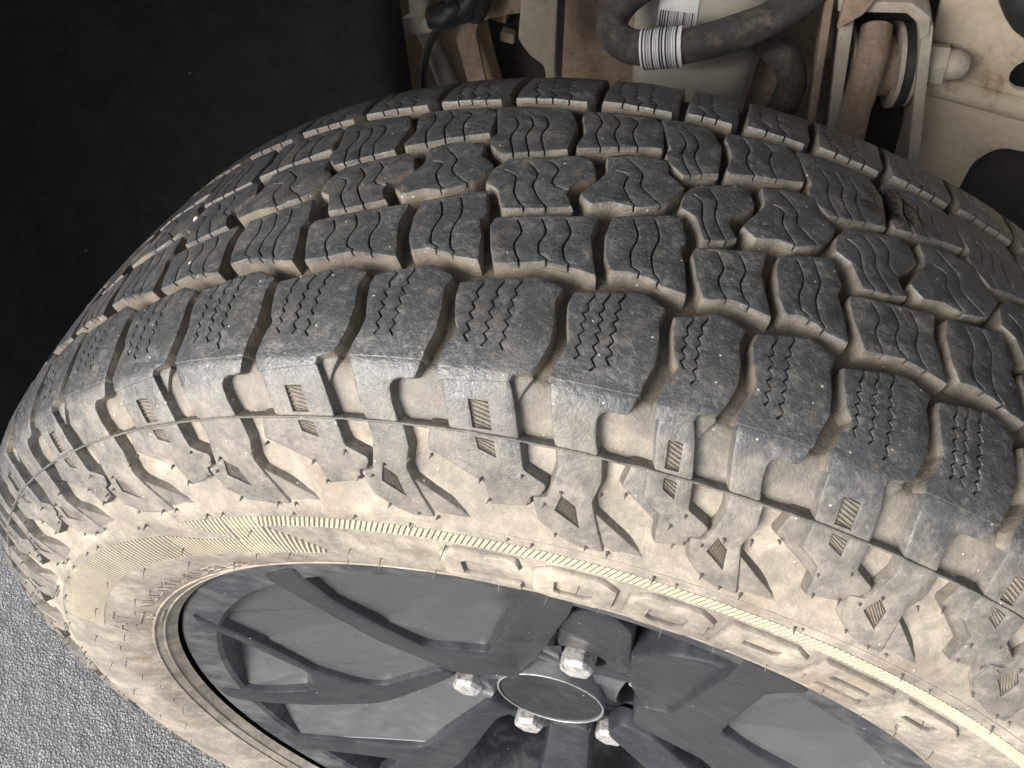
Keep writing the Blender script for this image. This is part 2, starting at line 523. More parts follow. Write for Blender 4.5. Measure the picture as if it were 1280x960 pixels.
def relief(name, outline, holes, mapper, htop, hbot, mat, parent, bev=0.6, draft=0.5, cuts_x=(), cuts_y=(), dustf=None, slits=(), sharp=38, kx=1.0, hbev=0.25, jitter=0.0, rnd=0.0, rsteps=2, under=None):
    """outline/holes in (x,y); mapper(x,y,h)->Vector; htop/hbot numbers or f(x,y)"""
    if area(outline) < 0: outline = outline[::-1]
    L0 = cut_notches(outline, slits)
    if rnd: L0 = round_flagged(L0, rnd, rsteps)
    loops = [L0]
    for hlp in holes:
        if area(hlp) > 0: hlp = hlp[::-1]
        loops.append([(p[0], p[1], 2) for p in hlp])
    fb = lambda v: (bev, 0.12, hbev)[v[2]]
    fd = lambda v: (-draft, 0.0, 0.0)[v[2]]
    HT = htop if callable(htop) else (lambda x, y: htop)
    HB0 = hbot if callable(hbot) else (lambda x, y: hbot)
    HB = (lambda x, y: under) if under is not None else HB0
    verts, faces = [], []
    caps, base = [], 0
    cap_idx = []
    for L in loops:
        n = len(L)
        r0 = offset_loop(L, lambda v: fb(v))
        r1 = offset_loop(L, lambda v: fb(v) * 0.32)
        r3 = offset_loop(L, lambda v: fd(v))
        idx = []
        for k in range(n):
            b_ = fb(L[k])
            x, y = r0[k]; verts.append((x, y, HT(x, y)))
            x, y = r1[k]; verts.append((x, y, HT(x, y) - b_ * 0.32))
            x, y = L[k][:2]; verts.append((x, y, HT(x, y) - b_))
            x, y = r3[k]; verts.append((x, y, HB(x, y)))
        for k in range(n):
            a, c = base + 4 * k, base + 4 * ((k + 1) % n)
            for q in range(3):
                faces.append((a + q, a + q + 1, c + q + 1, c + q))
        caps.append([Vector((x, y, 0)) for x, y in r0])
        cap_idx += [base + 4 * k for k in range(n)]
        base += 4 * n
    for tri in tessellate_polygon(caps):
        i, j, k = (cap_idx[q] for q in tri)
        a, b_, c = (Vector(verts[q][:2]) for q in (i, j, k))
        if (b_ - a).cross(c - a) < 0: j, k = k, j
        faces.append((i, j, k))
    if under is not None:
        U = round_flagged([(p[0], p[1], 0) for p in outline], rnd, rsteps) if rnd else [(p[0], p[1], 0) for p in outline]
        ra, rb = offset_loop(U, -draft), offset_loop(U, -draft * 1.9)
        n = len(U)
        b1 = len(verts)
        for k in range(n):
            verts.append((ra[k][0], ra[k][1], under)); verts.append((rb[k][0], rb[k][1], HB0(*rb[k])))
        for k in range(n):
            a, c = b1 + 2 * k, b1 + 2 * ((k + 1) % n)
            faces.append((a, a + 1, c + 1, c))
        for tri in tessellate_polygon([[Vector((x, y, 0)) for x, y in ra]]):
            i, j, k = (b1 + 2 * q for q in tri)
            p_, q_, r_ = (Vector(verts[q][:2]) for q in (i, j, k))
            if (q_ - p_).cross(r_ - p_) < 0: j, k = k, j
            faces.append((i, j, k))
    bm = bmesh.new()
    bv = [bm.verts.new(v) for v in verts]
    for f in faces:
        try: bm.faces.new([bv[q] for q in f])
        except ValueError: pass
    for x in cuts_x:
        bmesh.ops.bisect_plane(bm, geom=bm.verts[:] + bm.edges[:] + bm.faces[:], dist=1e-5, plane_co=(x, 0, 0), plane_no=(1, 0, 0))
    for y in cuts_y:
        bmesh.ops.bisect_plane(bm, geom=bm.verts[:] + bm.edges[:] + bm.faces[:], dist=1e-5, plane_co=(0, y, 0), plane_no=(0, 1, 0))
    attr = []
    for v in bm.verts:
        x, y, h = v.co
        if dustf: attr.append(dustf(x, y, h))
        if jitter:
            h += jitter * noise.noise(Vector((x * 0.12, y * 0.12, 1.7)))
        v.co = mapper(x, y, h)
    bmesh.ops.recalc_face_normals(bm, faces=bm.faces)
    me = bpy.data.meshes.new(name)
    bm.to_mesh(me)
    bm.free()
    return finish(name, me, mat, parent, sharp, attr if dustf else None)

def frange(a, b, s):
    out = []
    v = a
    while v < b - 1e-6:
        out.append(v); v += s
    return out

# ------------------------------------------------------------------ wheel root
wheel = empty('wheel', (0, 0, HUB))
tag(wheel, 'dusty all-terrain truck wheel, chunky black tread, beige sidewall, dark grey alloy rim', 'wheel')

def build_carcass():
    ts = []
    t = TMIN
    while t < TMAX:
        ts.append(t)
        t += 2.0 if (85 < abs(t) < 175) else 3.5
    ts.append(TMAX)
    nth = 480
    V, F, A = [], [], []
    for i in range(nth):
        th = 360.0 * i / nth
        for t in ts:
            d = depth(t)
            d *= 1 + 0.12 * noise.noise(Vector((th * 0.6, t * 0.12, 0))) if d > 1 else 1
            V.append(tyre_pt(th, t, -d))
            if t < -110: A.append((0.8, 0.4))
            elif t < 103: A.append((0.78, 0.08))
            elif t < 128: A.append((0.62, 0.08 + 0.6 * min((t - 103) / 16, 1)))
            elif t < 172: A.append((0.88, 0.88))
            else: A.append((0.70, 1.0))
    m = len(ts)
    for i in range(nth):
        j = (i + 1) % nth
        for k in range(m - 1):
            F.append((i * m + k, j * m + k, j * m + k + 1, i * m + k + 1))
    return link_mesh('tyre', V, F, RUB, wheel, 0, A)
tyre = build_carcass()

# ---- pitch sequences (degrees); even index = wide-pocket grooves on the shoulder
MASTER = [-31.25, -25.05, -18.78, -12.47, -7.35, -1.16, 4.24, 8.47, 13.21, 18.60, 23.78]
first_even = 4 % 2                      # index 4 (-7.35) is an even groove
seqL = [6.2, 5.2, 5.4, 6.2, 4.3, 4.8, 6.2, 5.3, 5.2, 6.1, 6.2, 4.4, 5.3, 6.2, 4.8, 5.2, 6.2, 5.4]
seqR = [5.3, 6.2, 6.1, 5.2, 4.4, 4.8, 6.2, 5.3, 5.2, 6.2]
left = []
v = MASTER[0]
for s in seqL:
    v -= s; left.append(v)
right = []
v = MASTER[-1]
for s in seqR:
    v += s; right.append(v)
GR = left[::-1] + MASTER + right
K0 = len(left) + 4                      # position of the -7.35 groove
TYPES = [(i - K0) % 2 for i in range(len(GR))]       # 0 even groove, 1 odd groove
MEAS = {  # row offsets where the groove was seen, else the row average
    'R2': ({-7.35: -6.35, -1.16: .10, 4.24: 5.0, 8.47: 9.5, 13.21: 13.75, 18.60: 19.45, 23.78: 24.5, -12.47: -11.3, -18.78: -18.2, -25.05: -24.1}, .9),
    'R3': ({-7.35: -7.65, -1.16: -1.1, 4.24: 3.9, 8.47: 8.25, 13.21: 12.9, 18.60: 18.2, -12.47: -12.7}, -.25),
    'R4': ({-7.35: -8.95, -1.16: -3.2, 4.24: 2.15, 8.47: 6.05, 13.21: 10.95, -12.47: -14.85}, -2.1),
    'R5': ({-7.35: -9.0, -1.16: -2.95, 4.24: 2.75, 8.47: 6.75, 13.21: 11.6, -12.47: -14.6, -18.78: -20.9, -25.05: -27.0}, -1.8),
}
def row_pos(row, i):
    g = GR[i]
    if row == 'S': return g
    tab, off = MEAS[row]
    for k, v in tab.items():
        if abs(k - g) < 1e-6: return v
    return g + off

KX = 6.88                               # mm per degree on the tread
def P(L, a, b, kx=KX):
    """[(ref, deg offset, t)] -> [(x mm, y mm)]"""
    out = []
    for ref, d, t in L:
        th = a + d if ref == 'a' else (b + d if ref == 'b' else a + (b - a) * d)
        out.append((th * kx, t))
    return out
mapT = lambda x, y, h: tyre_pt(x / KX, y, h)
def base_h(x, y): return -depth(y) - 0.9

def smoothstep(a, b, x):
    u = min(max((x - a) / (b - a), 0), 1)
    return u * u * (3 - 2 * u)

def tread_dust(x, y, h):
    """worn tops stay dark, dirt sits on the walls and thins upward"""
    d = 0.02
    if h < -0.25:
        d = 0.45 + 0.42 * smoothstep(-0.3, -3.0, h)
    tone = 0.18
    if y > 92:
        s = smoothstep(98, 120, y)
        d = max(d, 0.04 + 0.22 * s)
        tone = 0.18 + 0.8 * s
    return (d, tone)
def shoulder_dust(x, y, h):
    d, tone = tread_dust(x, y, h)
    if h < -0.4 and y < 100: d *= 0.92
    return (d, tone)

def zigzag(x0, t0, t1, lean, amp=0.95, per=4.7):
    pts = [(x0, t0), (x0 - 1.5 * (1 if t1 > t0 else 1), t0 + (5.5 if t1 > t0 else -5.5))]
    y = pts[-1][1]
    s = 1
    sg = 1 if t1 > t0 else -1
    n = int(abs(t1 - y) / (per / 2))
    for k in range(n):
        y += sg * per / 2
        frac = abs(y - t0) / abs(t1 - t0)
        pts.append((x0 - 1.5 + lean * frac + s * amp * (0.7 + 0.5 * random.random()), y + random.uniform(-.3, .3)))
        s = -s
    return pts

def seg_dist(p, a, b):
    ab = b - a
    u = min(max((p - a).dot(ab) / max(ab.length_squared, 1e-9), 0.0), 1.0)
    return (a + ab * u - p).length
def inside(p, L):
    c = False
    n = len(L)
    for i in range(n):
        (x0, y0), (x1, y1) = L[i], L[(i + 1) % n]
        if (y0 > p.y) != (y1 > p.y) and p.x < (x1 - x0) * (p.y - y0) / (y1 - y0) + x0:
            c = not c
    return c
def sane_slits(L, slits):
    n = len(L)
    V_ = [Vector(p) for p in L]
    done = []
    res = []
    for path, hw in slits:
        p = Vector(path[0])
        best = None
        for i in range(n):
            a, b = V_[i], V_[(i + 1) % n]
            ab = b - a
            if ab.length < 6 * hw: continue
            lo_ = hw * 2.6 / ab.length
            u = min(max((p - a).dot(ab) / ab.length_squared, lo_), 1 - lo_)
            d = (a + ab * u - p).length
            if best is None or d < best[0]: best = (d, a + ab * u, Vector((-ab.y, ab.x)).normalized())
        p0, nn = best[1], best[2]
        if not inside(p0 + nn * 0.5, L): nn = -nn
        out = [p0, p0 + nn * 1.7]
        ok = lambda q: inside(q, L) and min(seg_dist(q, V_[i], V_[(i + 1) % n]) for i in range(n)) > 1.35 and all((q - r).length > 1.7 for r in done)
        if not all((q - r).length > 1.7 for r in done for q in out): continue
        for q in path[1:]:
            q = Vector(q)
            if (q - p0).dot(nn) < 2.3: continue
            if not ok(q): break
            out.append(q)
        if len(out) < 4: continue
        for a, b in zip(out, out[1:]):
            done += [a, a.lerp(b, .33), a.lerp(b, .66), b]
        res.append(([q.to_tuple() for q in out], hw))
    return res

tread_objs = []
def block(name, outline, slits, a, b, tlo, thi, dustf, bev=0.42, step_t=6.0, hoff=0.0):
    x0, x1 = min(p[0] for p in outline), max(p[0] for p in outline)
    cx = frange(x0 + 5.5, x1, 6.9)
    cy = frange(tlo + step_t * .7, thi, step_t)
    if area(outline) < 0: outline = outline[::-1]
    outline = offset_loop([(p[0], p[1], 0) for p in outline], -0.55)
    slits = sane_slits(outline, slits)
    o = relief(name, outline, [], mapT, hoff, base_h, RUB, tyre, bev=bev, draft=0.45, cuts_x=cx, cuts_y=cy, dustf=dustf, slits=slits, jitter=0.4, rnd=1.0, under=-2.7)
    tread_objs.append(o)
    return o

def nsip(w): return 3 if w > 5.15 else 2

def make_row_S(i):
    a, b = row_pos('S', i), row_pos('S', i + 1)
    even = TYPES[i] == 0
    if even:
        L = [('a', .55, 69.5), ('a', .62, 76), ('a', .95, 85.5), ('a', 1.28, 89), ('a', .85, 96.5), ('a', .58, 103), ('a', .68, 109),
             ('b', -1.75, 106.5), ('b', -1.62, 103.3), ('b', -.75, 101.7), ('b', -.42, 98.3), ('b', -.08, 90.5), ('b', -.12, 81.8), ('b', -.38, 72.5), ('b', -.14, 66.4), ('b', -1.40, 62.9)]
    else:
        L = [('a', .58, 67.5), ('a', .46, 72), ('a', .66, 79.8), ('a', .98, 87.8), ('a', .80, 93.5), ('a', .52, 98.3), ('a', .42, 102.5),
             ('b', -.45, 102.5), ('b', -.38, 98.2), ('b', -.04, 90.0), ('b', -.10, 81.4), ('b', -.32, 72.1), ('b', -.10, 66.5), ('b', -1.45, 61.6)]
    out = P(L, a, b)
    n = nsip(b - a)
    slits = []
    fr = (.29, .53, .77) if n == 3 else (.36, .68)
    tl, tr = out[0], out[-1]
    for f in fr:
        x0 = tl[0] + (tr[0] - tl[0]) * f
        y0 = tl[1] + (tr[1] - tl[1]) * f
        slits.append((zigzag(x0 + random.uniform(-.5, .5), y0, 97.5 + random.uniform(-3.0, 2.0), 1.2 + random.uniform(-.8, .8)), 0.36 + 0.16 * random.random()))
    block('tread_block', out, slits, a, b, 61, 109, shoulder_dust, step_t=4.0)
    # flank panel between the shoulder and the mould seam
    if even:
        Q = [('a', .70, 104.5), ('a', .82, 110), ('a', .95, 116.6), ('a', 1.3, 127.2), ('b', -.78, 127.2), ('b', -1.2, 116), ('b', -1.32, 113), ('b', -1.72, 105)]
        sc_ = [('b', -1.75, 102.6), ('b', -.62, 101.0), ('b', -.5, 104), ('b', -.93, 110.2), ('b', -1.27, 116.5)]
    else:
        Q = [('a', .50, 99), ('a', .45, 104), ('a', .66, 113), ('a', 1.2, 127.2), ('b', -1.74, 127.2), ('b', -2.12, 120), ('b', -2.22, 113), ('b', -1.85, 110.5), ('b', -.72, 110.4), ('b', -.46, 104.5), ('b', -.42, 99)]
        sc_ = None
    q = P(Q, a, b)
    def pd(x, y, h):
        s = smoothstep(103, 127, y)
        return (0.08 + 0.28 * s + (0.22 if h < -2.2 else 0), 0.78)
    holes = []
    if even:   # hatched patch: recess with slanted ribs
        kk = min(1.0, (b - a - .2) / 5.9); hp = P([('a', 2.35 * kk, 115), ('a', 3.45 * kk, 114.8), ('a', 3.80 * kk, 125.4), ('a', 2.68 * kk, 125.4)], a, b)
        holes = [hp]
    cy = frange(101, 127, 3.5)
    cx = frange(min(p[0] for p in q) + 4, max(p[0] for p in q), 7)
    HTP = lambda x, y: -0.30 + 0.1 * smoothstep(118, 127, y)
    pn = relief('shoulder_panel', round_poly(q, 1.6), holes, mapT, HTP, base_h, RUB, tyre, bev=0.7, draft=0.8, cuts_x=cx, cuts_y=cy, dustf=pd, jitter=0.3, hbev=0.2)
    if sc_:
        s_ = P(sc_, a, b)
        o = relief('shoulder_panel', round_poly(s_, 1.8), [], mapT, -3.4, base_h, RUB, tyre, bev=0.6, draft=0.5, cuts_x=[], cuts_y=frange(103, 117, 3), dustf=lambda x, y, h: (0.5, 0.5))
    if even:
        hatch(hp, -0.95, -1.75, 6, 'T')

hatch_V, hatch_F, hatch_A = [], [], []
def hatch(quad, h1, h0, n, kind):
    """slanted little ribs filling a 4-corner recess (tl, tr, br, bl); collected into one relief part"""
    tl, tr, br, bl = (Vector(p) for p in quad)
    def at(u, v): return (tl.lerp(tr, u)).lerp(bl.lerp(br, u), v)
    for k in range(-1, n + 1):
        for (h, e0, e1) in ((None, 0, 0),):
            v0, v1 = (k + 0.15) / n, (k + 0.70) / n
            sl = 1.2 / n
            c = [at(0.02, min(max(v0, 0), 1)), at(0.98, min(max(v0 + sl, 0), 1)), at(0.98, min(max(v1 + sl, 0), 1)), at(0.02, min(max(v1, 0), 1))]
            if (c[0] - c[3]).length < .15 and (c[1] - c[2]).length < .15: continue
            b0 = len(hatch_V)
            mid0, mid1 = (c[0] + c[3]) / 2, (c[1] + c[2]) / 2
            kk = KX
            for q, h in ((c[0], h0), (c[1], h0), (c[2], h0), (c[3], h0), (mid0, h1), (mid1, h1)):
                hatch_V.append(tyre_pt(q.x / kk, q.y, h)); hatch_A.append((0.8, 0.85))
            hatch_F.extend([(b0, b0 + 1, b0 + 5, b0 + 4), (b0 + 4, b0 + 5, b0 + 2, b0 + 3), (b0, b0 + 4, b0 + 3), (b0 + 1, b0 + 2, b0 + 5)])
            # floor of the recess
    b0 = len(hatch_V)
    for q in (tl, tr, br, bl):
        hatch_V.append(tyre_pt(q.x / KX, q.y, h0 + 0.05)); hatch_A.append((0.75, 0.3))
    hatch_F.append((b0, b0 + 1, b0 + 2, b0 + 3))

def make_row_R2(i):
    a, b = row_pos('R2', i), row_pos('R2', i + 1)
    even = TYPES[i] == 0
    w = b - a
    if even:
        L = [('a', .16, 33.3), ('a', .05, 37), ('a', .50, 48), ('a', 1.05, 57.2), ('f', .38, 55.8), ('f', .56, 54), ('b', -.96, 55.6), ('b', .02, 56.8), ('b', -.38, 48), ('b', -.78, 37.5), ('b', -.66, 26.2)]
        top = ((a + .16, 33.3), (b - .66, 26.2)); bot = ((a + 1.05, 57), (b - .1, 56))
    else:
        L = [('a', .25, 25), ('a', .15, 34), ('a', .42, 46), ('a', .90, 53.2), ('f', .36, 51.8), ('f', .6, 53.5), ('b', -1.2, 55.8), ('b', -.02, 57), ('b', -.36, 44), ('b', -.80, 35.2), ('b', -.55, 30.6), ('b', -1.1, 17)]
        top = ((a + .25, 25), (b - 1.1, 17)); bot = ((a + .9, 53), (b - .1, 56.5))
    out = P(L, a, b)
    n = nsip(w)
    slits = []
    for f in ((.22, .46, .70) if n == 3 else (.30, .62)):
        xt = (top[0][0] + (top[1][0] - top[0][0]) * f)
        yt = top[0][1] + (top[1][1] - top[0][1]) * f + 1.2
        yb = 55.5
        dy = yb - yt
        pts = [(xt, yt), (xt + .50, yt + dy * .30), (xt + .32, yt + dy * .58), (xt + .52, yt + dy * .80)]
        xb = xt + .92
        pts.append((xb, yb))
        pth = catmull([(x * KX, y) for x, y in pts[::-1]], 3)
        slits.append((pth, 0.42))
    block('tread_block', out, slits, a, b, 16, 58, tread_dust)

def make_row_R3(i):
    a, b = row_pos('R3', i), row_pos('R3', i + 1)
    even = TYPES[i] == 0
    w = b - a
    if even:
        L = [('a', .10, 2.0), ('a', .68, -5.6), ('f', .53, -9.8), ('b', -1.4, -12.8), ('b', -.75, -9.2), ('b', -.32, -.8), ('b', -1.58, 10), ('b', -1.64, 15), ('b', -1.16, 21.8), ('f', .60, 25), ('a', 1.62, 26.8), ('a', .92, 14.8), ('a', .02, 11.2)]
        k = w / 6.55
        S = [[(.75, 2.0), (1.63, 5.9), (1.91, 16.8), (2.79, 26)], [(1.7, -7.0), (2.87, 2.8), (2.88, 12), (4.07, 25)], [(3.3, -7.4), (4.0, -1.4), (3.9, 8.1), (4.75, 12.2)]]
        if w < 4.9: S = S[:2]
    else:
        L = [('a', .10, -15), ('a', 1.3, -18.8), ('b', -1.4, -18.4), ('b', -1.2, -8.5), ('b', -.45, -4.2), ('b', -.12, -1.2), ('b', -.95, 10.1), ('b', -1.35, 12.6), ('f', .50, 16.6), ('f', .24, 15.4), ('a', -.02, 18.6), ('a', -.74, 14), ('a', .34, -1.6), ('a', .36, -6.3)]
        k = w / 5.0
        S = [[(1.2, -16), (2.4, -5.8), (2.45, 2.8), (3.65, 11.0)], [(.75, -5.0), (1.57, -2.8), (1.53, 5.6), (2.45, 16.8)]]
    out = P(L, a, b)
    slits = []
    for s in S:
        pts = [((a + x * k) * KX, y) for x, y in s]
        slits.append((catmull(pts[::-1], 3), 0.40))
    block('tread_block', out, slits, a, b, -20, 27, tread_dust)

def make_row_R4(i):
    a, b = row_pos('R4', i), row_pos('R4', i + 1)
    even = TYPES[i] == 0
    if even:
        L = [('a', -.52, -52.3), ('a', .4, -54.6), ('b', -1.3, -52), ('b', -.5, -39.3), ('b', -.48, -26.3), ('b', -.5, -17.5), ('a', 1.5, -10.3), ('a', .45, -18.3), ('a', .25, -23.4), ('a', .5, -29)]
        lo = ((a + .9, -13.5), (b - .6, -16.8))
    else:
        L = [('a', -.25, -48), ('a', -.15, -52.5), ('b', -1.27, -54), ('b', -.5, -48), ('b', -.12, -30), ('b', -.2, -28.5), ('a', .3, -19.6), ('a', .12, -22), ('a', .36, -33)]
        lo = ((a + .3, -19.6), (b - .2, -28.5))
    out = P(L, a, b)
    n = nsip(b - a)
    slits = []
    for f in ((.25, .48, .71) if n == 3 else (.32, .64)):
        x, y = lo[0][0] + (lo[1][0] - lo[0][0]) * f, lo[0][1] + (lo[1][1] - lo[0][1]) * f
        pts = [(x, y), (x - .55, y - 11), (x - .42, y - 21), (x - .95, max(y - 30, -51.5))]
        slits.append((catmull([(q[0] * KX, q[1]) for q in pts], 3), 0.40))
    block('tread_block', out, slits, a, b, -55, -10, tread_dust)

def make_row_R5(i):
    a, b = row_pos('R5', i), row_pos('R5', i + 1)
    L = [('a', .42, -64.6), ('b', -.75, -62.6), ('b', -.35, -68), ('b', -.45, -80), ('b', -.25, -92), ('b', -.35, -112), ('a', .55, -112), ('a', .65, -92), ('a', .38, -76)]
    out = P(L, a, b)
    n = nsip(b - a)
    slits = []
    for f in ((.28, .52, .76) if n == 3 else (.33, .66)):
        x = a + .42 + (b - a - 1.2) * f
        y = -64.6 + 2 * f
        z = zigzag(x * KX, y, -94, -2.5, 0.9)
        z[1] = (x * KX + 1.0, y - 5)
        slits.append((z, 0.40))
    block('tread_block', out, slits, a, b, -112, -62, tread_dust, step_t=5.0)

LO, HI = -122, 72
for i in range(len(GR) - 1):
    if GR[i] < LO or GR[i + 1] > HI: continue
    make_row_S(i); make_row_R2(i); make_row_R3(i); make_row_R4(i); make_row_R5(i)

# the part of the tread that faces the road and the far side: one plain band of blocks
def rest_of_tread():
    V, F, A = [], [], []
    th = HI
    while th < 360 + LO - 3:
        for (t0, t1) in ((62, 108), (18, 56), (-19, 16), (-53, -18), (-110, -63)):
            ns, nt_ = 3, 5
            b0 = len(V)
            for hh in (0.0, -9.0):
                for k in range(nt_ + 1):
                    for j in range(ns + 1):
                        t = t0 + (t1 - t0) * k / nt_
                        V.append(tyre_pt(th + 0.5 + 4.6 * j / ns, t, hh)); A.append((0.15 if hh == 0 else 0.9, 0.3))
            m = (ns + 1)
            q = (nt_ + 1) * m
            for k in range(nt_):
                for j in range(ns):
                    c = b0 + k * m + j
                    F.append((c, c + 1, c + m + 1, c + m))
            ring = [b0 + j for j in range(m)] + [b0 + k * m + ns for k in range(1, nt_ + 1)] + [b0 + nt_ * m + j for j in range(ns - 1, -1, -1)] + [b0 + k * m for k in range(nt_ - 1, 0, -1)]
            for j in range(len(ring)):
                c, d = ring[j], ring[(j + 1) % len(ring)]
                F.append((c, d, d + q, c + q))
        th += 5.4
    o = link_mesh('tread_blocks_below', V, F, RUB, tyre, 30, A)
    tag(o, kind='stuff')
rest_of_tread()

# ------------------------------------------------------------------ sidewall lugs below the seam
KS = 6.2
mapS = lambda x, y, h: tyre_pt(x / KS, y, h)
def side_dust(x, y, h):
    s = smoothstep(128, 160, y)
    if -0.62 < h < -0.28 or -0.2 < h < -0.03: return (0.20, 0.6)
    return ((0.30 + 0.20 * s, 0.8) if h > -1.42 else (0.66, 0.0))
def lug(polys, a, m, b):
    """polys: list of (outline spec with refs a/m/b, height, holes)"""
    objs = []
    for spec, h, holes, cy in polys:
        def cv(Ls): return [((dict(a=a, m=m, b=b)[r] + d) * KS, t) for r, d, t in Ls]
        q = cv(spec)
        hs = [cv(hh) for hh in holes]
        cx = frange(min(p[0] for p in q) + 4, max(p[0] for p in q), 7)
        objs.append(relief('side_lug', round_poly(q, 1.0), hs, mapS, h, base_h, RUB, tyre, bev=0.45, draft=1.6, cuts_x=cx, cuts_y=cy, dustf=side_dust, jitter=0.35, hbev=0.3))
    return objs
spew = []
def sidewall_pair(i):
    a, m, b = GR[i], GR[i + 1], GR[i + 2]
    cy = frange(130, 170, 5)
    hl = [('a', 2.88, 128.9), ('a', 3.95, 129.3), ('a', 4.15, 135.7), ('a', 3.06, 133.2)]
    rh = [('m', 2.04, 146.4), ('m', 2.95, 150.2), ('m', 3.40, 159.8), ('m', 1.76, 153.6)]
    ext = lambda L: L
    P1 = [('a', .11, 127), ('a', 1.50, 127), ('a', 1.75, 138.6), ('a', 3.45, 144.0), ('a', 3.50, 148.7), ('a', -.14, 137.0)]
    P2 = [('a', 1.46, 127), ('a', 1.70, 138.4), ('a', 3.39, 143.6), ('a', 3.55, 148.5), ('a', 3.86, 157.0), ('m', .20, 153.8), ('m', .24, 149.2), ('m', .76, 148.4), ('m', 1.06, 144.3), ('m', .96, 142.8), ('m', -.41, 138.5), ('m', -.76, 127)]
    P3 = [('m', 1.29, 127), ('m', 1.55, 135), ('m', 1.18, 148.4), ('m', .30, 149.8), ('m', .79, 160.3), ('m', 2.39, 167.2), ('b', -1.63, 169.6), ('b', -.13, 169.2), ('b', -1.24, 151.6), ('b', -1.55, 146.3), ('b', -1.25, 136.9), ('b', -1.53, 127)]
    P3b = [('b', -1.34, 151.0), ('b', 2.6, 167.2), ('b', -.13, 169.6)]
    w2 = m - a
    ks = min(1.0, (w2 - .2) / 5.9); kb = min(1.0, (b - m - .1) / 5.3)
    sa = lambda L: [(r, d * ks if r == 'a' and d > 1.2 else (d * kb if r == 'm' and d > 1.6 else d), t) for r, d, t in L]
    P1, P2, P3, hl, rh = sa(P1), sa(P2), sa(P3), sa(hl), sa(rh)
    if w2 < 4.6:
        pass
    lug([(P1, -1.3, [], cy), (P2, 0.0, [hl], cy), (P3, -0.25, [rh], cy), (P3b, -1.2, [], cy)], a, m, b)
    refs = dict(a=a, m=m, b=b)
    def q4(Ls): return [((refs[r] + d) * KX, t) for r, d, t in Ls]
    hatch(q4(hl), -0.25, -1.0, 4, 'S')
    R = q4(rh)
    hatch([R[0], R[1], R[2], R[3]], -0.7, -1.6, 6, 'S')
    for r, d, t in (('a', .15, 138.5), ('a', 3.2, 146.2), ('a', 3.8, 155), ('m', -.5, 141), ('m', 1.1, 151), ('m', 2.0, 145), ('m', 1.9, 165.2), ('b', -1.2, 142), ('b', -1.3, 168), ('b', .2, 168.5), ('a', 5.0, 173.8), ('m', 0.0, 152.5)):
        spew.append((refs[r] + d + random.uniform(-.1, .1), t + random.uniform(-.5, .5), 1.3 + random.random() * 1.2))
for i in range(len(GR) - 2):
    if TYPES[i] != 0 or GR[i] < LO or GR[i + 2] > HI: continue
    sidewall_pair(i)
ho = link_mesh('hatched_patch_ribs', hatch_V, hatch_F, RUB, tyre, 25, hatch_A)
tag(ho, kind='stuff')

# ---- mould seam: thin raised flash with a slightly torn edge
def seam():
    V, F, A = [], [], []
    n = 900
    prof_ = [(-1.0, -3.8), (-0.75, 0.15), (-0.25, 0.75), (0.25, 0.7), (0.75, 0.1), (1.0, -3.8)]
    for i in range(n):
        th = 360 * i / n
        k = 0.5 + 0.8 * noise.noise(Vector((th * 2.3, 0, 0))) + 0.3 * noise.noise(Vector((th * 9, 4, 0)))
        dt = 0.35 * noise.noise(Vector((th * 0.7, 8, 0)))
        for dx, h in prof_:
            V.append(tyre_pt(th, 127.4 + dx * 0.65 + dt, h * (k if h > 0 else 1))); A.append((0.35, 0.4))
    m = len(prof_)
    for i in range(n):
        j = (i + 1) % n
        for k in range(m - 1):
            F.append((i * m + k, j * m + k, j * m + k + 1, i * m + k + 1))
    link_mesh('mould_seam', V, F, RUB, tyre, 60, A)
seam()

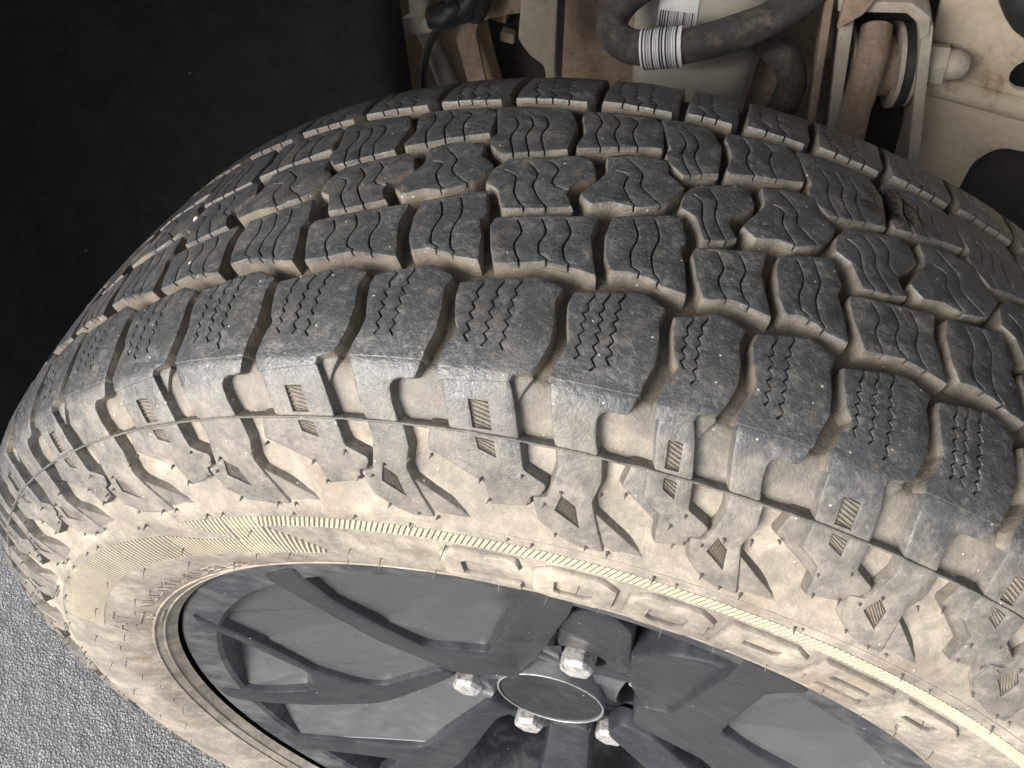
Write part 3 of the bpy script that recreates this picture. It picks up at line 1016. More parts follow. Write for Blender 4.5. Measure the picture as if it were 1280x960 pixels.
# ---- serrated flash band on the sidewall
CREAM = mat_simple('pale_serration', (0.27, 0.235, 0.165), (0.38, 0.338, 0.255), 0.8, 0, 60, 0.0002, (0.32, 0.25, 0.15), (0.58, 0.75))
def serration():
    V, F = [], []
    UV, UF = [], []
    def rib(th0, t0, th1, t1, w):
        """ridge from (th0,t0) to (th1,t1); w degrees wide"""
        b0 = len(V)
        n = 3
        for k in range(n + 1):
            u = k / n
            th, t = th0 + (th1 - th0) * u, t0 + (t1 - t0) * u
            V.append(tyre_pt(th - w / 2, t, 0.02)); V.append(tyre_pt(th - w * .34, t, 0.38)); V.append(tyre_pt(th + w * .34, t, 0.38)); V.append(tyre_pt(th + w / 2, t, 0.02))
        for k in range(n):
            for q in range(3):
                c = b0 + k * 4 + q
                F.append((c, c + 1, c + 5, c + 4))
        F.append((b0, b0 + 1, b0 + 2, b0 + 3))
        e = b0 + n * 4
        F.append((e + 3, e + 2, e + 1, e))
    top2 = [(-69, 175), (-54, 176.3), (-44.6, 177.6), (-35.7, 183), (-31.7, 190), (-27.4, 192.5)]
    bot2 = [(-69, 199.5), (-56, 197.6), (-47, 196.6), (-40, 199), (-33.8, 201.5), (-26.5, 205), (-18.8, 204.6)]
    p = 0.45
    th = -69.0
    while th < 64:
        lean = 0.55 * smoothstep(-34, -22, th)
        segs = []
        if th < -27.4:
            segs.append((lerp_tab(top2, th), lerp_tab(bot2, th)))
            if th > -32.1:
                segs.append((176.5, 176.5 + (th + 32.1) / 4.7 * 15))
        elif th < -23.4:
            segs.append((176.5, lerp_tab(bot2, th)))
        else:
            segs.append((176.5, 182.6))
            if th < -18.9:
                segs.append((183.5 + (th + 23.4) / 4.5 * 19, lerp_tab(bot2, th)))
        for t0, t1 in segs:
            if t1 - t0 > .5:
                k = min((t1 - t0) / 6.0, 1.5)
                rib(th + lean * k * .5, t0, th - lean * k * .5, t1, p * (0.58 + 0.20 * smoothstep(-36, -24, th)))
                b_ = len(UV)
                for q in range(4):
                    u = q / 3
                    tx = th + lean * k * (.5 - u)
                    UV.append(tyre_pt(tx - p * .75, t0 + (t1 - t0) * u, 0.06)); UV.append(tyre_pt(tx + p * .75, t0 + (t1 - t0) * u, 0.06))
                for q in range(3):
                    UF.append((b_ + 2 * q, b_ + 2 * q + 1, b_ + 2 * q + 3, b_ + 2 * q + 2))
        th += p if th > -36 else 0.62
    o = link_mesh('serration_floor', UV, UF, RUB, tyre, 0, [(0.32, 0.05)] * len(UV))
    tag(o, kind='stuff')
    o = link_mesh('serrated_band', V, F, CREAM, tyre, 30)
    tag(o, kind='stuff')
serration()

# ---- raised letters
def circ_chamfer(x0, y0, x1, y1, c, cy=None):
    cy = c if cy is None else cy
    return [(x0 + c, y0), (x1 - c, y0), (x1, y0 + cy), (x1, y1 - cy), (x1 - c, y1), (x0 + c, y1), (x0, y1 - cy), (x0, y0 + cy)]
s, v = 0.24, 0.26
GLYPH = {
    'C': ([(.2, 0), (1, 0), (1, v), (.34, v), (.26, v + .06), (.26, 1 - v - .06), (.34, 1 - v), (1, 1 - v), (.95, 1), (.2, 1), (0, .82), (0, .18)], []),
    'O': (circ_chamfer(0, 0, 1, 1, .2, .18), [circ_chamfer(.26, v, .74, 1 - v, .08)]),
    'P': ([(0, 0), (.26, 0), (.26, .32), (.8, .32), (1, .48), (1, .84), (.8, 1), (0, 1)], [[(.26, .55), (.68, .55), (.74, .6), (.74, .74), (.68, .78), (.26, .78)]]),
    'E': ([(0, 0), (1, 0), (1, v), (.26, v), (.26, .39), (.85, .39), (.85, .61), (.26, .61), (.26, 1 - v), (1, 1 - v), (.95, 1), (0, 1)], []),
    'R': ([(0, 0), (.26, 0), (.26, .32), (.5, .32), (.74, 0), (1, 0), (.8, .33), (1, .48), (1, .84), (.8, 1), (0, 1)], [[(.26, .55), (.68, .55), (.74, .6), (.74, .74), (.68, .78), (.26, .78)]]),
}
KL = 5.2
mapL = lambda x, y, h: tyre_pt(x / KL, y, h)
letter_dust = lambda x, y, h: (0.85, 1.0) if h > 1.5 else (0.62, 0.06)
for k, ch in enumerate('COOPER'):
    th0 = -7.75 + 7.35 * k
    out, hs = GLYPH[ch]
    cv = lambda L, g=0: [((th0 + x * 6.3) * KL, 211.5 - y * 26) for x, y in L]
    o = relief('raised_letter', round_poly(cv(out), 0.8), [cv(q) for q in hs], mapL, 2.0, -0.3, RUB, tyre, bev=0.4, draft=1.1, cuts_x=frange((th0 + .5) * KL, (th0 + 6.3) * KL, 6), cuts_y=frange(187, 212, 4), dustf=letter_dust, hbev=0.3)
# small moulded writing near the bead on the left: letters A T turned along the rim
def bar(th0, t0, th1, t1, w, h=0.6, acc=None):
    d = Vector(((th1 - th0) * 4.4, t1 - t0))
    nrm = Vector((-d.y, d.x)).normalized() * w / 2
    b0 = len(acc[0])
    for hh in (-0.2, h):
        for (tx, tt, s_) in ((th0, t0, 1), (th1, t1, 1), (th1, t1, -1), (th0, t0, -1)):
            acc[0].append(tyre_pt(tx + s_ * nrm.x / 4.4, tt + s_ * nrm.y, hh))
    for f in ((4, 5, 6, 7), (0, 1, 5, 4), (1, 2, 6, 5), (2, 3, 7, 6), (3, 0, 4, 7)):
        acc[1].append(tuple(b0 + q for q in f))
def small_text():
    acc = ([], [])
    L = lambda *q: [bar(*s_, 0.9, 0.6, acc) for s_ in q]
    # A
    L((-69.3, 213, -68.0, 203.4), (-66.7, 213, -68.0, 203.4), (-68.9, 209.5, -67.1, 209.5))
    o = link_mesh('raised_letter', acc[0], acc[1], RUB, tyre, 20, [(1.0, .9)] * len(acc[0]))
    acc = ([], [])
    L = lambda *q: [bar(*s_, 0.9, 0.6, acc) for s_ in q]
    L((-65.8, 203.6, -63.0, 203.6), (-64.4, 203.6, -64.4, 213))
    link_mesh('raised_letter', acc[0], acc[1], RUB, tyre, 20, [(1.0, .9)] * len(acc[0]))
    # worn fine print along the bead: short strokes, no readable words
    rnd = random.Random(3)
    acc = ([], [])
    th = -59.0
    while th < -33:
        kind = rnd.randint(0, 4)
        w = 1.5
        t0, t1 = 215.5, 222.5
        strokes = {0: [(0, t1, 0, t0), (0, t0, w, t0), (0, (t0 + t1) / 2, w, (t0 + t1) / 2), (0, t1, w, t1)],
                   1: [(0, t1, 0, t0), (0, t0, w, t1), (w, t1, w, t0)],
                   2: [(w / 2, t1, w / 2, t0), (0, t0, w, t0)],
                   3: [(0, t1, w / 2, t0), (w / 2, t0, w, t1)],
                   4: [(0, t1, 0, t0), (0, t1, w, t1)]}[kind]
        for a0, b0, a1, b1 in strokes:
            bar(th + a0, b0, th + a1, b1, 0.75, 0.5, acc)
        th += 2.5
    # little frame beside it
    for q in ((-66.3, 220, -61.6, 220), (-66.3, 232, -61.6, 232), (-66.3, 220, -66.3, 232), (-61.6, 220, -61.6, 232), (-65, 223, -65, 229), (-64, 223, -63, 226), (-63, 226, -64, 229)):
        bar(*q, 0.7, 0.5, acc)
    o = link_mesh('fine_print', acc[0], acc[1], RUB, tyre, 20, [(1.0, .8)] * len(acc[0]))
    tag(o, kind='stuff')
small_text()

# ---- rim guard rings near the bead
def ring(name, t, hw, h, mat=RUB, dust=(1.0, .8)):
    V, F, A = [], [], []
    n = 360
    pf = [(-hw, -0.5), (-hw * .5, h), (hw * .5, h), (hw, -0.5)]
    for i in range(n):
        for dx, hh in pf:
            V.append(tyre_pt(360 * i / n, t + dx, hh)); A.append(dust)
    for i in range(n):
        j = (i + 1) % n
        for k in range(3):
            F.append((i * 4 + k, j * 4 + k, j * 4 + k + 1, i * 4 + k + 1))
    link_mesh(name, V, F, mat, tyre, 50, A)
ring('bead_ring', 228.5, 1.0, 0.7)
ring('bead_ring', 235.0, 0.8, 0.6)
ring('sidewall_ring', 172.2, 0.8, 0.12)

# ---- vent spews: thin rubber hairs
def hairs():
    for k in range(34):
        spew.append((-105 + k * 4.8 + random.uniform(-.6, .6), random.choice((206, 211, 214.5, 217)) + random.uniform(-1, 1), 3.2 + random.random() * 2.8))
    for k in range(17):
        spew.append((-112 + k * 9.6 + random.uniform(-.8, .8), random.choice((186, 193, 199)) + random.uniform(-1, 1), 3 + random.random() * 3))
    for k in range(18):
        spew.append((-118 + k * 9.0 + random.uniform(-.8, .8), 174 + random.uniform(-.6, .6), 2.2 + random.random() * 1.6))
    V, F = [], []
    for th, t, ln in spew:
        p = tyre_pt(th, t, -0.3)
        nrm = (tyre_pt(th, t, 1.0) - tyre_pt(th, t, 0)).normalized()
        side = (tyre_pt(th + 1, t, 0) - tyre_pt(th, t, 0)).normalized()
        down = (tyre_pt(th, t + 1, 0) - tyre_pt(th, t, 0)).normalized()
        bend = (side * random.uniform(-.8, .5) + down * random.uniform(.2, 1.2)) * 0.5
        b0 = len(V)
        segs = 4
        r0 = 0.75 if t < 176 else 0.42
        for k in range(segs + 1):
            u = k / segs
            c = p + (nrm * (u * ln) + bend * (u * u * ln)) / 1000
            rr = r0 * (1 - 0.72 * u) / 1000
            for q in range(5):
                an = q * 2 * math.pi / 5
                V.append(c + side * (math.cos(an) * rr) + down * (math.sin(an) * rr))
        for k in range(segs):
            for q in range(5):
                c, d = b0 + k * 5 + q, b0 + k * 5 + (q + 1) % 5
                F.append((c, d, d + 5, c + 5))
        F.append(tuple(b0 + segs * 5 + q for q in range(5)))
    o = link_mesh('vent_hairs', V, F, HAIR, tyre, 60)
    tag(o, kind='stuff')
hairs()

# ================================================================== rim
def lathe(name, pts, mat, parent, n=180, smooth=35):
    """pts = [(r, w)] metres; w outward"""
    V, F = [], []
    for i in range(n):
        a = 2 * math.pi * i / n
        for r, w in pts:
            V.append((r * math.sin(a), -w, r * math.cos(a)))
    m = len(pts)
    for i in range(n):
        j = (i + 1) % n
        for k in range(m - 1):
            F.append((i * m + k, i * m + k + 1, j * m + k + 1, j * m + k))
    return link_mesh(name, V, F, mat, parent, smooth)
def face_w(r): return 0.066 + max(0.0, r - 0.045) * 0.2145
rim = lathe('rim', [(.246, -.11), (.252, -.11), (.252, -.104), (.236, -.098), (.228, -.06), (.215, .0), (.223, .05), (.2270, .075), (.2290, .095), (.2300, .1030), (.2325, .1056), (.2400, .1070), (.2480, .1080), (.2540, .1082), (.2568, .1062), (.2575, .1020), (.2555, .098)], RIML, wheel)
mapR = lambda x, y, h: Vector((x / 1000, -(face_w(math.hypot(x, y) / 1000) + h / 1000), y / 1000))
def rim_plate(name, poly, h1, h0, mat, bev=2.2, rnd=6, holes=(), grid=14, draft=2.0):
    xs = [p[0] for p in poly]; ys = [p[1] for p in poly]
    return relief(name, round_poly(poly, rnd, 3), [list(h) for h in holes], mapR, h1, h0, mat, rim, bev=bev, draft=draft, cuts_x=frange(min(xs) + 7, max(xs), grid), cuts_y=frange(min(ys) + 7, max(ys), grid), sharp=32, hbev=1.2)
SPOKES = [
    [(-227, 108), (-191, 55), (-167, 12), (-137, -10), (-122, -11), (-77, 25), (-66, 16), (-86, -8), (-115, -35), (-131, -45), (-177, -54), (-215, -54), (-246, -46), (-248, -27), (-210, -33), (-180, -28), (-174, -6), (-174, 6), (-195, 38), (-228, 90)],
    [(-160, 186), (-140, 135), (-116, 81), (-75, 26), (-59, 16), (-24, 23), (-9, 85), (3, 164), (11, 212), (14, 244), (-26, 242), (-15, 214), (-26, 147), (-43, 77), (-83, 72), (-104, 108), (-126, 156), (-136, 206)],
    [(58, 44), (66, 52), (80, 60), (93, 182), (94, 228), (130, 208), (115, 178), (111, 69), (135, 55), (151, 52), (243, 44), (246, -30), (160, -15), (117, 0), (98, 2), (60, 4)],
    [(-46, -26), (-90, -103), (-102, -115), (-217, -113), (-206, -136), (-120, -140), (-150, -198), (-118, -219), (-65, -128), (-38, -52), (-24, -42)],
    [(2, -44), (0, -110), (-10, -246), (45, -242), (38, -110), (32, -36)],
    [(52, -6), (78, -4), (125, -40), (218, -118), (200, -148), (100, -72), (44, -32)],
]
for sp_ in SPOKES:
    rim_plate('spoke', sp_, 0.0, -13.0, RIM)
def ellipse(cx, cy, r, n=18): return [(cx + r * math.cos(2 * math.pi * k / n), cy + r * math.sin(2 * math.pi * k / n)) for k in range(n)]
NUTS = [14, 73, 133, 193, 253, 313]
nut_xy = [(65.5 * math.sin(math.radians(a)), 65.5 * math.cos(math.radians(a))) for a in NUTS]
hubpoly = []
for k in range(72):
    an = math.radians(k * 5)
    hubpoly.append((89 * math.sin(an), 89 * math.cos(an)))
rim_plate('hub_flange', hubpoly[::-1], lambda x, y: -3.0 - 17.0 * smoothstep(42, 64, math.hypot(x, y)), -40, RIM, bev=2.5, rnd=1, holes=[ellipse(x, y, 16.0) for x, y in nut_xy], draft=6)
rim_plate('nut_pad', [(12, 204), (34, 208), (44, 187), (48, 110), (54, 62), (34, 40), (2, 42), (0, 90), (4, 164)], lambda x, y: -14 + 8 * smoothstep(95, 150, math.hypot(x, y)), -36, RIM, bev=3, rnd=8, holes=[ellipse(nut_xy[0][0], nut_xy[0][1] + 3, 18.5)])
rim_plate('spoke_side', [(46, 140), (60, 166), (76, 178), (96, 184), (98, 160), (88, 50), (62, 40), (52, 62)], -5, -28, RIM, bev=3, rnd=8)
POCKETS = [   # outline, edge where the floor comes up to the spoke face
    ([(-226, 98), (-154, 180), (-108, 80), (-66, 22), (-120, -18), (-140, -16), (-172, 8), (-197, 52)], [(-217, 101), (-191, 55), (-167, 12), (-137, -10), (-122, -11), (-77, 25)]),
    ([(-140, 194), (-26, 228), (-12, 150), (-36, 68), (-90, 62), (-112, 106), (-132, 156)], [(-134, 203), (-126, 156), (-104, 108), (-83, 72), (-43, 77)]),
    ([(-228, 30), (-192, 36), (-166, 6), (-168, -36), (-234, -42)], [(-246, -27), (-210, -33), (-180, -28), (-174, -6)]),
    ([(-228, -38), (-131, -36), (-80, 2), (-40, -20), (-84, -110), (-200, -122)], [(-217, -113), (-102, -115), (-90, -103), (-46, -26)]),
    ([(106, 190), (150, 172), (205, 115), (230, 30), (150, 42), (102, 60)], [(115, 178), (111, 69), (135, 55), (151, 52), (243, 44)]),
]
for pp, edge in POCKETS:
    def hf(x, y, edge=edge):
        p = Vector((x, y))
        d = min(seg_dist(p, Vector(edge[k]), Vector(edge[k + 1])) for k in range(len(edge) - 1))
        return -1.0 - 30.0 * (1 - math.exp(-d / 48.0))
    rim_plate('spoke_pocket', pp, hf, lambda x, y, hf=hf: hf(x, y) - 5, RIMF, bev=1.0, rnd=6, grid=7)
# hub cap and nuts
lathe('centre_cap', [(0.0001, .0655), (.015, .0654), (.030, .0650), (.0365, .0643), (.0375, .0630), (.0375, .05)], CAPM, rim, 72)
lathe('cap_ring', [(.0378, .052), (.0378, .0650), (.0385, .0655), (.0393, .0650), (.0397, .052)], CAPR, rim, 72, 50)
def nut(x, y, top):
    V, F = [], []
    def ringv(r, w, hexa=True):
        b = len(V)
        for k in range(6):
            a = math.pi / 3 * k + 0.25
            V.append((x / 1000 + r * math.cos(a), -w, y / 1000 + r * math.sin(a)))
        return b
    r = 0.0122
    rs = [ringv(r, .020), ringv(r, top - .0036), ringv(r * .86, top - .0004), ringv(r * .55, top)]
    for a, b in zip(rs, rs[1:]):
        for k in range(6):
            F.append((a + k, a + (k + 1) % 6, b + (k + 1) % 6, b + k))
    F.append(tuple(rs[-1] + k for k in range(6)))
    me = bpy.data.meshes.new('lug_nut')
    me.from_pydata(V, [], F)
    bm = bmesh.new(); bm.from_mesh(me)
    bmesh.ops.bevel(bm, geom=bm.edges[:], offset=0.0005, segments=1, affect='EDGES', profile=0.5)
    bmesh.ops.recalc_face_normals(bm, faces=bm.faces)
    bm.to_mesh(me); bm.free()
    finish('lug_nut', me, CHROME, rim)
for (x, y), a in zip(nut_xy, NUTS):
    nut(x, y, .048 if a in (73, 313) else .0676)
# brake behind the spokes
brake = lathe('brake_disc', [(.03, .018), (.08, .02), (.085, .004), (.165, .004), (.168, .0), (.168, -.02), (.03, -.02)], BRAKE, None, 96)
brake.location = (0, 0, HUB)
tag(brake, 'dirty dark brake disc seen between the wheel spokes', 'brake')

# ================================================================== wheel arch
def arch_liner():
    """curved felt liner over and behind the wheel: arch wall plus inner wall on the left"""
    V, F = [], []
    R, yi, fr = 0.60, 0.30, 0.07
    ths = [-101 + k * 4 for k in range(54)]
    sec = [(-.16, R - .02), (-.155, R), (-.05, R + .004), (.08, R + .002), (yi - fr, R)]
    for k in range(1, 7):
        an = k / 6 * math.pi / 2
        sec.append((yi - fr + fr * math.sin(an), R - fr + fr * math.cos(an)))
    for th in ths:
        a = math.radians(th)
        for y, r in sec:
            rr = r * (1 + 0.012 * noise.noise(Vector((th * .05, y * 6, 2))))
            V.append((rr * math.sin(a), y + 0.006 * noise.noise(Vector((th * .06, r * 9, 5))), rr * math.cos(a)))
    m = len(sec)
    for i in range(len(ths) - 1):
        for k in range(m - 1):
            F.append((i * m + k, (i + 1) * m + k, (i + 1) * m + k + 1, i * m + k + 1))
    # inner wall sheet on the left, ending in a turned edge
    xs = [-0.56, -0.50, -0.42, -0.34, -0.28, -0.245, -0.234, -0.231, -0.234]
    ys = [.302, .304, .302, .300, .298, .299, .304, .316, .345]
    zs = [-0.22 + 0.06 * k for k in range(15)]
    b0 = len(V)
    for z in zs:
        for x, y in zip(xs, ys):
            lean = -(z - 0.28) * 0.06
            V.append((x + (lean if x > -.3 else 0), y + 0.008 * noise.noise(Vector((x * 7, z * 7, 1))), z))
    m2 = len(xs)
    for j in range(len(zs) - 1):
        for i in range(m2 - 1):
            c = b0 + j * m2 + i
            F.append((c, c + 1, c + m2 + 1, c + m2))
    o = link_mesh('wheel_arch_liner', V, F, LINER, None, 50)
    o.location = (0, 0, HUB)
    md = o.modifiers.new('thickness', 'SOLIDIFY'); md.thickness = 0.004; md.offset = 1
    tag(o, 'black dusty felt wheel arch liner curving behind the tyre', 'liner')
arch_liner()

# ------------------------------------------------------------------ chassis behind the tyre
def off(p): return Vector((p[0] / 1000, p[1] / 1000, p[2] / 1000))
def sheet(name, outline, y, thick, mat, parent=None, holes=(), lean=(0, 0), bev=0.8, rnd=4, curve=0.0):
    """sheet metal in the xz plane (mm); lean = dy per mm of x and z"""
    xs = [p[0] for p in outline]; zs = [p[1] for p in outline]
    cx, cz = sum(xs) / len(xs), sum(zs) / len(zs)
    mp = lambda x, z, h: Vector((x / 1000, (y - h + lean[0] * (x - cx) + lean[1] * (z - cz) + curve * (x - cx) ** 2) / 1000, z / 1000))
    return relief(name, round_poly(outline, rnd, 3), [round_poly(list(h), 14, 4) if len(h) < 8 else list(h) for h in holes], mp, 0, -thick, mat, parent, bev=bev, draft=0, cuts_x=frange(min(xs) + 10, max(xs), 25), cuts_y=frange(min(zs) + 10, max(zs), 25), sharp=35, hbev=0.8)
def tube(name, pts, rads, mat, parent=None, n=14, sub=6, wob=0.0):
    P_ = [Vector(p) for p in pts]
    out = []
    rr = []
    for i in range(len(P_) - 1):
        p0, p1, p2, p3 = P_[max(i - 1, 0)], P_[i], P_[i + 1], P_[min(i + 2, len(P_) - 1)]
        for k in range(sub):
            t = k / sub
            out.append(0.5 * ((2 * p1) + (p2 - p0) * t + (2 * p0 - 5 * p1 + 4 * p2 - p3) * t * t + (-p0 + 3 * p1 - 3 * p2 + p3) * t ** 3))
            rr.append(rads[i] + (rads[i + 1] - rads[i]) * t if isinstance(rads, (list, tuple)) else rads)
    out.append(P_[-1]); rr.append(rads[-1] if isinstance(rads, (list, tuple)) else rads)
    V, F = [], []
    up = None
    for i, c in enumerate(out):
        d = (out[min(i + 1, len(out) - 1)] - out[max(i - 1, 0)]).normalized()
        if up is None:
            up = d.orthogonal().normalized()
        up = (up - d * up.dot(d)).normalized()
        sd_ = d.cross(up)
        for k in range(n):
            a = 2 * math.pi * k / n
            r = rr[i] * (1 + wob * noise.noise(c * 0.09 + Vector((math.cos(a), math.sin(a), 0))))
            V.append((c + (up * math.cos(a) + sd_ * math.sin(a)) * r) / 1000)
    for i in range(len(out) - 1):
        for k in range(n):
            a, b = i * n + k, i * n + (k + 1) % n
            F.append((a, b, b + n, a + n))
    F.append(tuple(range(n - 1, -1, -1)))
    F.append(tuple((len(out) - 1) * n + k for k in range(n)))
    o = link_mesh(name, V, F, mat, parent, 45)
    return o
ROOT = (0, 0, HUB)

# back wall of the wheel well
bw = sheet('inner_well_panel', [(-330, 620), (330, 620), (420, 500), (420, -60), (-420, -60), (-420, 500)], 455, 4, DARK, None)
bw.location = ROOT
tag(bw, 'dark inner panel at the back of the wheel well behind the suspension', 'panel')

# tan chassis cover, left of the lobe
lc = sheet('tan_chassis_cover', [(-330, 420), (-176, 420), (-176, 268), (-168, 225), (-150, 150), (-330, 150)], 398, 5, BODY, None, lean=(0.12, -0.08))
lc.location = ROOT
tag(lc, 'tan dusty sheet metal cover beside the black liner, above the tyre', 'panel')

# fitting with square washer and stem
fit = empty('threaded_fitting', (-0.219, 0.36, HUB + 0.27))
tag(fit, 'pale stud with a square washer on top of a grey pipe', 'fitting')
def local(o, parent):
    o.parent = parent
    o.location = (-parent.location[0], -parent.location[1], HUB - parent.location[2])
    return o
local(tube('stud', [(-219, 362, 270), (-217, 358, 292), (-215, 354, 330)], 9.0, GALV, None, 16, 3), fit)
wsh = sheet('washer', [(-236, 263), (-204, 271), (-206, 277), (-216, 285), (-232, 279)], 352, 7, GALV, None, rnd=2)
local(wsh, fit)
local(tube('pipe', [(-224, 368, 272), (-217, 378, 245), (-206, 386, 205), (-192, 396, 150)], [7, 7.5, 9.5, 11], GALV, None, 16, 4), fit)

# black wire with connector
wire = empty('sensor_wire', (-0.205, 0.35, HUB + 0.30))
tag(wire, 'thin black wire hanging from a plastic connector beside the pale stud', 'wire')
local(tube('cable', [(-186, 350, 310), (-192, 348, 292), (-199, 348, 278), (-206, 349, 265), (-213, 350, 247), (-217, 350, 224), (-216, 352, 180)], 3.0, BLACK, None, 10, 5), wire)
for c in ([(-206, 352, 283), (-190, 350, 288), (-178, 350, 300)], [(-190, 356, 290), (-176, 352, 296), (-160, 352, 320)], [(-172, 360, 286), (-165, 356, 300), (-160, 356, 325)]):
    local(tube('connector', c, [9.5, 11, 9], BLACK, None, 12, 4, 0.25), wire)

# rusty arch bracket with its dark opening
ab = empty('arch_bracket', (-0.15, 0.38, HUB + 0.25))
tag(ab, 'rust brown channel bracket with a dark opening, left of the pale lobe plate', 'bracket')
local(sheet('web', [(-186, 360), (-120, 360), (-120, 287), (-150, 280), (-172, 272), (-176, 262), (-160, 180), (-176, 178), (-196, 262)], 378, 3, RUST, None, rnd=3), ab)
local(sheet('top_flange', [(-178, 277), (-172, 273), (-148, 281), (-120, 288), (-120, 292), (-150, 286)], 379, 46, RUST, None, rnd=1), ab)
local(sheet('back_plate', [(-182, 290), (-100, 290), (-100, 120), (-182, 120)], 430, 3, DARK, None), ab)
for x, z in ((-164, 262), (-157, 244)):
    o = sheet('bolt_head', [(x - 7, z - 4), (x + 6, z - 6), (x + 7, z + 3), (x - 6, z + 5)], 412, 10, RUST, None, rnd=1.5)
    local(o, ab)

# pale lobe plate
lb = sheet('lobe_plate', [(-130, 380), (-100, 380), (-100, 256), (-98, 240), (-106, 240), (-108, 256), (-120, 266), (-129, 280), (-127, 305)], 346, 4, GALV, None, rnd=4, lean=(0.35, 0))
lb.location = ROOT
tag(lb, 'pinkish beige sheet metal lobe with a narrow foot, between bracket and canister', 'plate')
dk = sheet('brown_bulkhead', [(-105, 420), (140, 420), (140, 120), (-105, 120)], 415, 4, RUST, None, lean=(0.05, 0))
dk.location = ROOT
tag(dk, 'shadowed brown bulkhead behind the canister and hoses', 'panel')

# canister
can = empty('canister', (0.01, 0.40, HUB + 0.25))
tag(can, 'grey beige plastic canister with a barcode label and a hose across it', 'canister')
def canister_body():
    V, F = [], []
    lv = [(150, 44), (180, 46), (215, 49), (250, 52), (300, 55), (340, 57), (400, 57)]
    n = 48
    for z, r in lv:
        for k in range(n):
            a = 2 * math.pi * k / n
            c, s_ = math.cos(a), math.sin(a)
            # rounded square section
            q = (abs(c) ** 3.2 + abs(s_) ** 3.2) ** (-1 / 3.2)
            V.append(((10 + (z - 250) * 0.0 + r * q * c) / 1000, (412 + r * 0.85 * q * s_) / 1000, z / 1000))
    for i in range(len(lv) - 1):
        for k in range(n):
            a, b = i * n + k, i * n + (k + 1) % n
            F.append((a, b, b + n, a + n))
    F.append(tuple(range(n - 1, -1, -1)))
    F.append(tuple((len(lv) - 1) * n + k for k in range(n)))
    return link_mesh('body', V, F, PLAST, None, 40)
local(canister_body(), can)
def label(name, x0, x1, z0, z1, y, parent, seed, bars=16):
    mp_lean = 0
    o = sheet(name, [(x0, z0), (x1, z0 + 2.5), (x1, z1), (x0, z1)], y, 0.8, WHITE, None, rnd=0.6, bev=0.1)
    local(o, parent)
    rnd = random.Random(seed)
    V, F = [], []
    x = x0 + 1.5
    while x < x1 - 2:
        w = rnd.choice((0.35, 0.6, 1.0))
        b = len(V)
        for px, pz in ((x, z0 + 2.5), (x + w, z0 + 2.5), (x + w, z0 + 17), (x, z0 + 17)):
            V.append((px / 1000, (y - 0.25) / 1000, pz / 1000))
        F.append((b, b + 1, b + 2, b + 3))
        x += w + rnd.choice((0.5, 0.8, 1.2))
    q = link_mesh('barcode', V, F, INK, None)
    q.parent = o
    return o
label('label', -22, 8, 289, 350, 363.4, can, 5)

# hose with barcode sleeve
hose = empty('hose', (0.0, 0.32, HUB + 0.31))
tag(hose, 'thick dusty rubber hose bent across the canister, wearing a barcode sleeve', 'hose')
hp = [(20, 372, 335), (-20, 358, 334), (-45, 340, 322), (-52, 322, 309), (-40, 308, 303), (-18, 302, 304), (8, 302, 310), (32, 306, 318), (58, 316, 328), (82, 335, 342), (100, 352, 370), (108, 356, 420)]
local(tube('hose_body', hp, 12.2, HOSE, None, 18, 7, 0.06), hose)
slv = tube('sleeve', [(-25, 302.4, 302.6), (4, 302.0, 309.2)], 14.2, WHITE, None, 36, 3)
local(slv, hose)
def sleeve_bars():
    V, F = [], []
    rnd = random.Random(9)
    pts = [Vector((-25, 302.4, 302.6)), Vector((4, 302.0, 309.2))]
    d = (pts[1] - pts[0]).normalized()
    up = (Vector((0, 0, 1)) - d * d.z).normalized()
    sd_ = d.cross(up)
    s_ = 1.5
    L_ = (pts[1] - pts[0]).length
    while s_ < L_ - 1.5:
        w = rnd.choice((.35, .5, .9, 1.3))
        b = len(V)
        n = 40
        for k in range(n + 1):
            a = math.radians(360 * k / n)
            o_ = (up * math.cos(a) - sd_ * math.sin(a)) * 14.4
            for q in (s_, s_ + w):
                V.append((pts[0] + d * q + o_) / 1000)
        for k in range(n):
            c = b + 2 * k
            F.append((c, c + 1, c + 3, c + 2))
        s_ += w + rnd.choice((.6, .9, 1.3))
    o = link_mesh('barcode', V, F, INK, None, 60)
    o.parent = slv
sleeve_bars()
h2 = tube('hose', [(52, 366, 300), (66, 362, 290), (82, 360, 279), (90, 360, 262), (88, 360, 244), (78, 362, 222), (60, 366, 200)], 11.5, HOSE, None, 16, 5, 0.08)
h2.location = ROOT
tag(h2, 'short dusty hose elbow curling down right of the canister', 'hose')

# suspension bracket, rubber bush and link arm
br = empty('bush_bracket', (0.13, 0.34, HUB + 0.25))
tag(br, 'pale U shaped steel bracket holding a rubber bush at right', 'bracket')
def slab(name, pts4, ys, mat, parent):
    """prism: outline in xz (mm) extruded between two y"""
    o = sheet(name, pts4, ys[0], ys[1] - ys[0], mat, None, rnd=1.5, bev=0.6)
    return local(o, parent)
slab('side_plate', [(92, 420), (103, 420), (129, 252), (136, 200), (128, 200), (121, 252)], (330, 392), GALV, br)
slab('side_plate', [(84, 420), (90, 420), (119, 200), (113, 200)], (336, 384), RUST, br)
slab('top_plate', [(103, 343), (150, 346), (165, 338), (168, 325), (163, 322), (158, 333), (149, 339), (104, 335)], (326, 392), GALV, br)
slab('side_plate', [(162, 330), (169, 332), (196, 225), (200, 180), (193, 180), (188, 225)], (328, 392), GALV, br)
slab('tab', [(104, 420), (134, 420), (128, 356), (120, 338), (106, 326)], (318, 326), RUST, br)
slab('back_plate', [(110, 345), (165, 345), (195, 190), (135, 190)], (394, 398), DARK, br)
bush = empty('rubber_bush', (0.147, 0.36, HUB + 0.28))
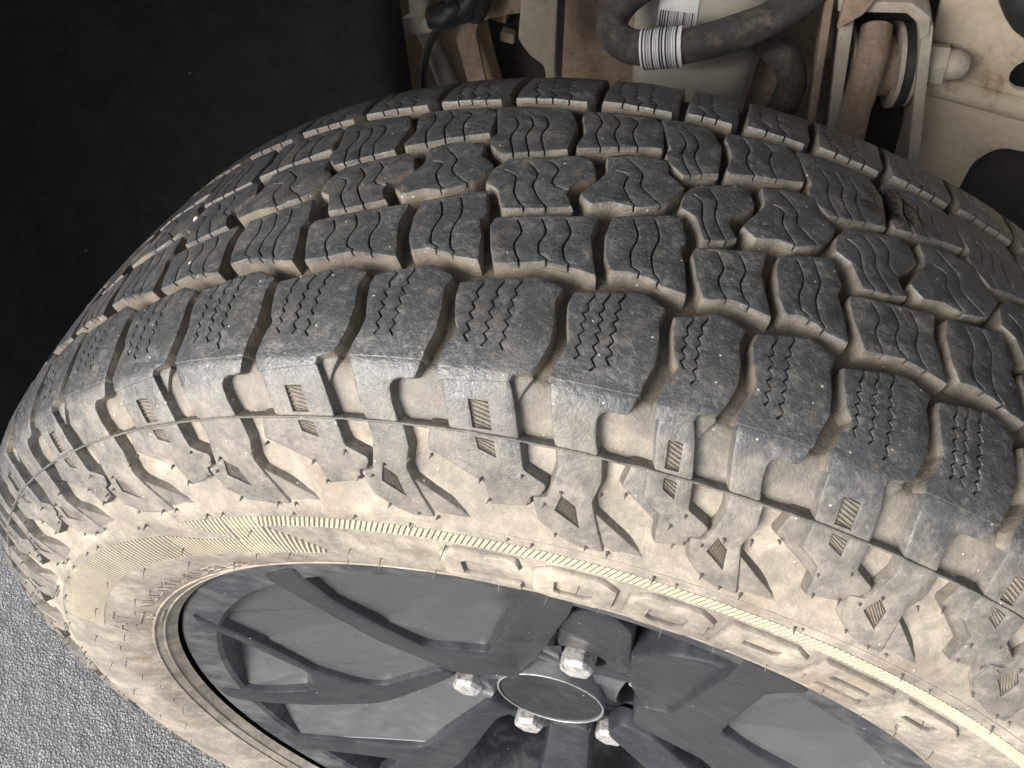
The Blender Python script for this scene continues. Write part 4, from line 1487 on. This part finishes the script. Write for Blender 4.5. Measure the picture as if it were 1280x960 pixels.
tag(bush, 'stacked steel and black rubber bush inside the bracket', 'bush')
def disc(name, cx, thick, r, mat):
    ax = Vector((0.985, 0.12, 0.09)).normalized()
    c = Vector((146, 362, 283))
    p0, p1 = c + ax * (cx - thick / 2), c + ax * (cx + thick / 2)
    o = tube(name, [p0, p0.lerp(p1, .08), p0.lerp(p1, .92), p1], [r * .93, r, r, r * .93], mat, None, 28, 1)
    return local(o, bush)
disc('steel_sleeve', -2, 40, 22, RUST)
disc('flange', -20, 3, 29, GALV)
disc('rubber_ring', -16.5, 4, 30, BLACK)
disc('flange', 13, 4, 31, GALV)
disc('rubber_ring', 18.5, 7, 31, BLACK)
disc('flange', 23.5, 3, 30, GALV)
arm = tube('link_arm', [(137, 352, 316), (138, 338, 302), (138, 332, 285), (138, 332, 262), (140, 334, 240), (144, 336, 200)], [11, 11.5, 11.5, 11.5, 12, 12.5], RUST, None, 18, 5, 0.05)
arm.location = ROOT
tag(arm, 'curved rust brown link arm passing over the bush', 'arm')
bolt = empty('bolt', (0.19, 0.34, HUB + 0.30))
tag(bolt, 'pale hex nut and bolt end on the right side of the bracket', 'bolt')
local(tube('nut', [(176, 352, 294), (192, 350, 296)], 14.5, GALV, None, 6, 1), bolt)
local(tube('bolt_end', [(190, 350, 296), (200, 349, 297), (206, 349, 297.5)], [11, 10.5, 7], GALV, None, 14, 2), bolt)

# pale rail with holes
rail = sheet('chassis_rail', [(160, 430), (420, 430), (420, 60), (180, 60), (196, 220)], 372, 6, RAIL, None,
             holes=[[(262, 222), (330, 222), (330, 120), (250, 120), (250, 205)], ellipse(256, 286, 13, 14)], lean=(-0.1, -0.12), rnd=5)
rail.location = ROOT
tag(rail, 'pale beige chassis rail with a large dark hole, behind the tyre at right', 'chassis')
rib = tube('pressed_rib', [(190, 376, 268), (240, 373, 262), (320, 367, 252)], 9, RAIL, rail, 12, 3)
rh_ = tube('hose', [(212, 352, 372), (226, 350, 345), (250, 350, 332), (300, 350, 336), (360, 350, 350)], 15, BLACK, None, 16, 5, 0.1)
rh_.location = ROOT
tag(rh_, 'black rubber hose crossing the pale rail in the top right corner', 'hose')

# small stones caught in the tread
def pebble(th, t, h, r, label):
    c = tyre_pt(th, t, h)
    bm = bmesh.new()
    bmesh.ops.create_icosphere(bm, subdivisions=2, radius=r / 1000)
    for v in bm.verts:
        v.co = v.co * (1 + 0.45 * noise.noise(v.co * 700 + c * 90))
        v.co.z *= 0.75
    me = bpy.data.meshes.new('pebble')
    bm.to_mesh(me); bm.free()
    o = finish('pebble', me, PEB, None, 40)
    o.location = c + Vector((0, 0, HUB))
    tag(o, label, 'stone')
PEB = mat_simple('pale_stone', (0.36, 0.34, 0.30), (0.55, 0.53, 0.49), 0.8, 0, 300, 0.0003)
pebble(-27.6, 44.5, -0.8, 1.7, 'small white stone wedged in a tread groove near the left edge')
pebble(-31.5, 2.0, -0.6, 1.9, 'pale stone chip stuck between tread blocks, higher up the left side')
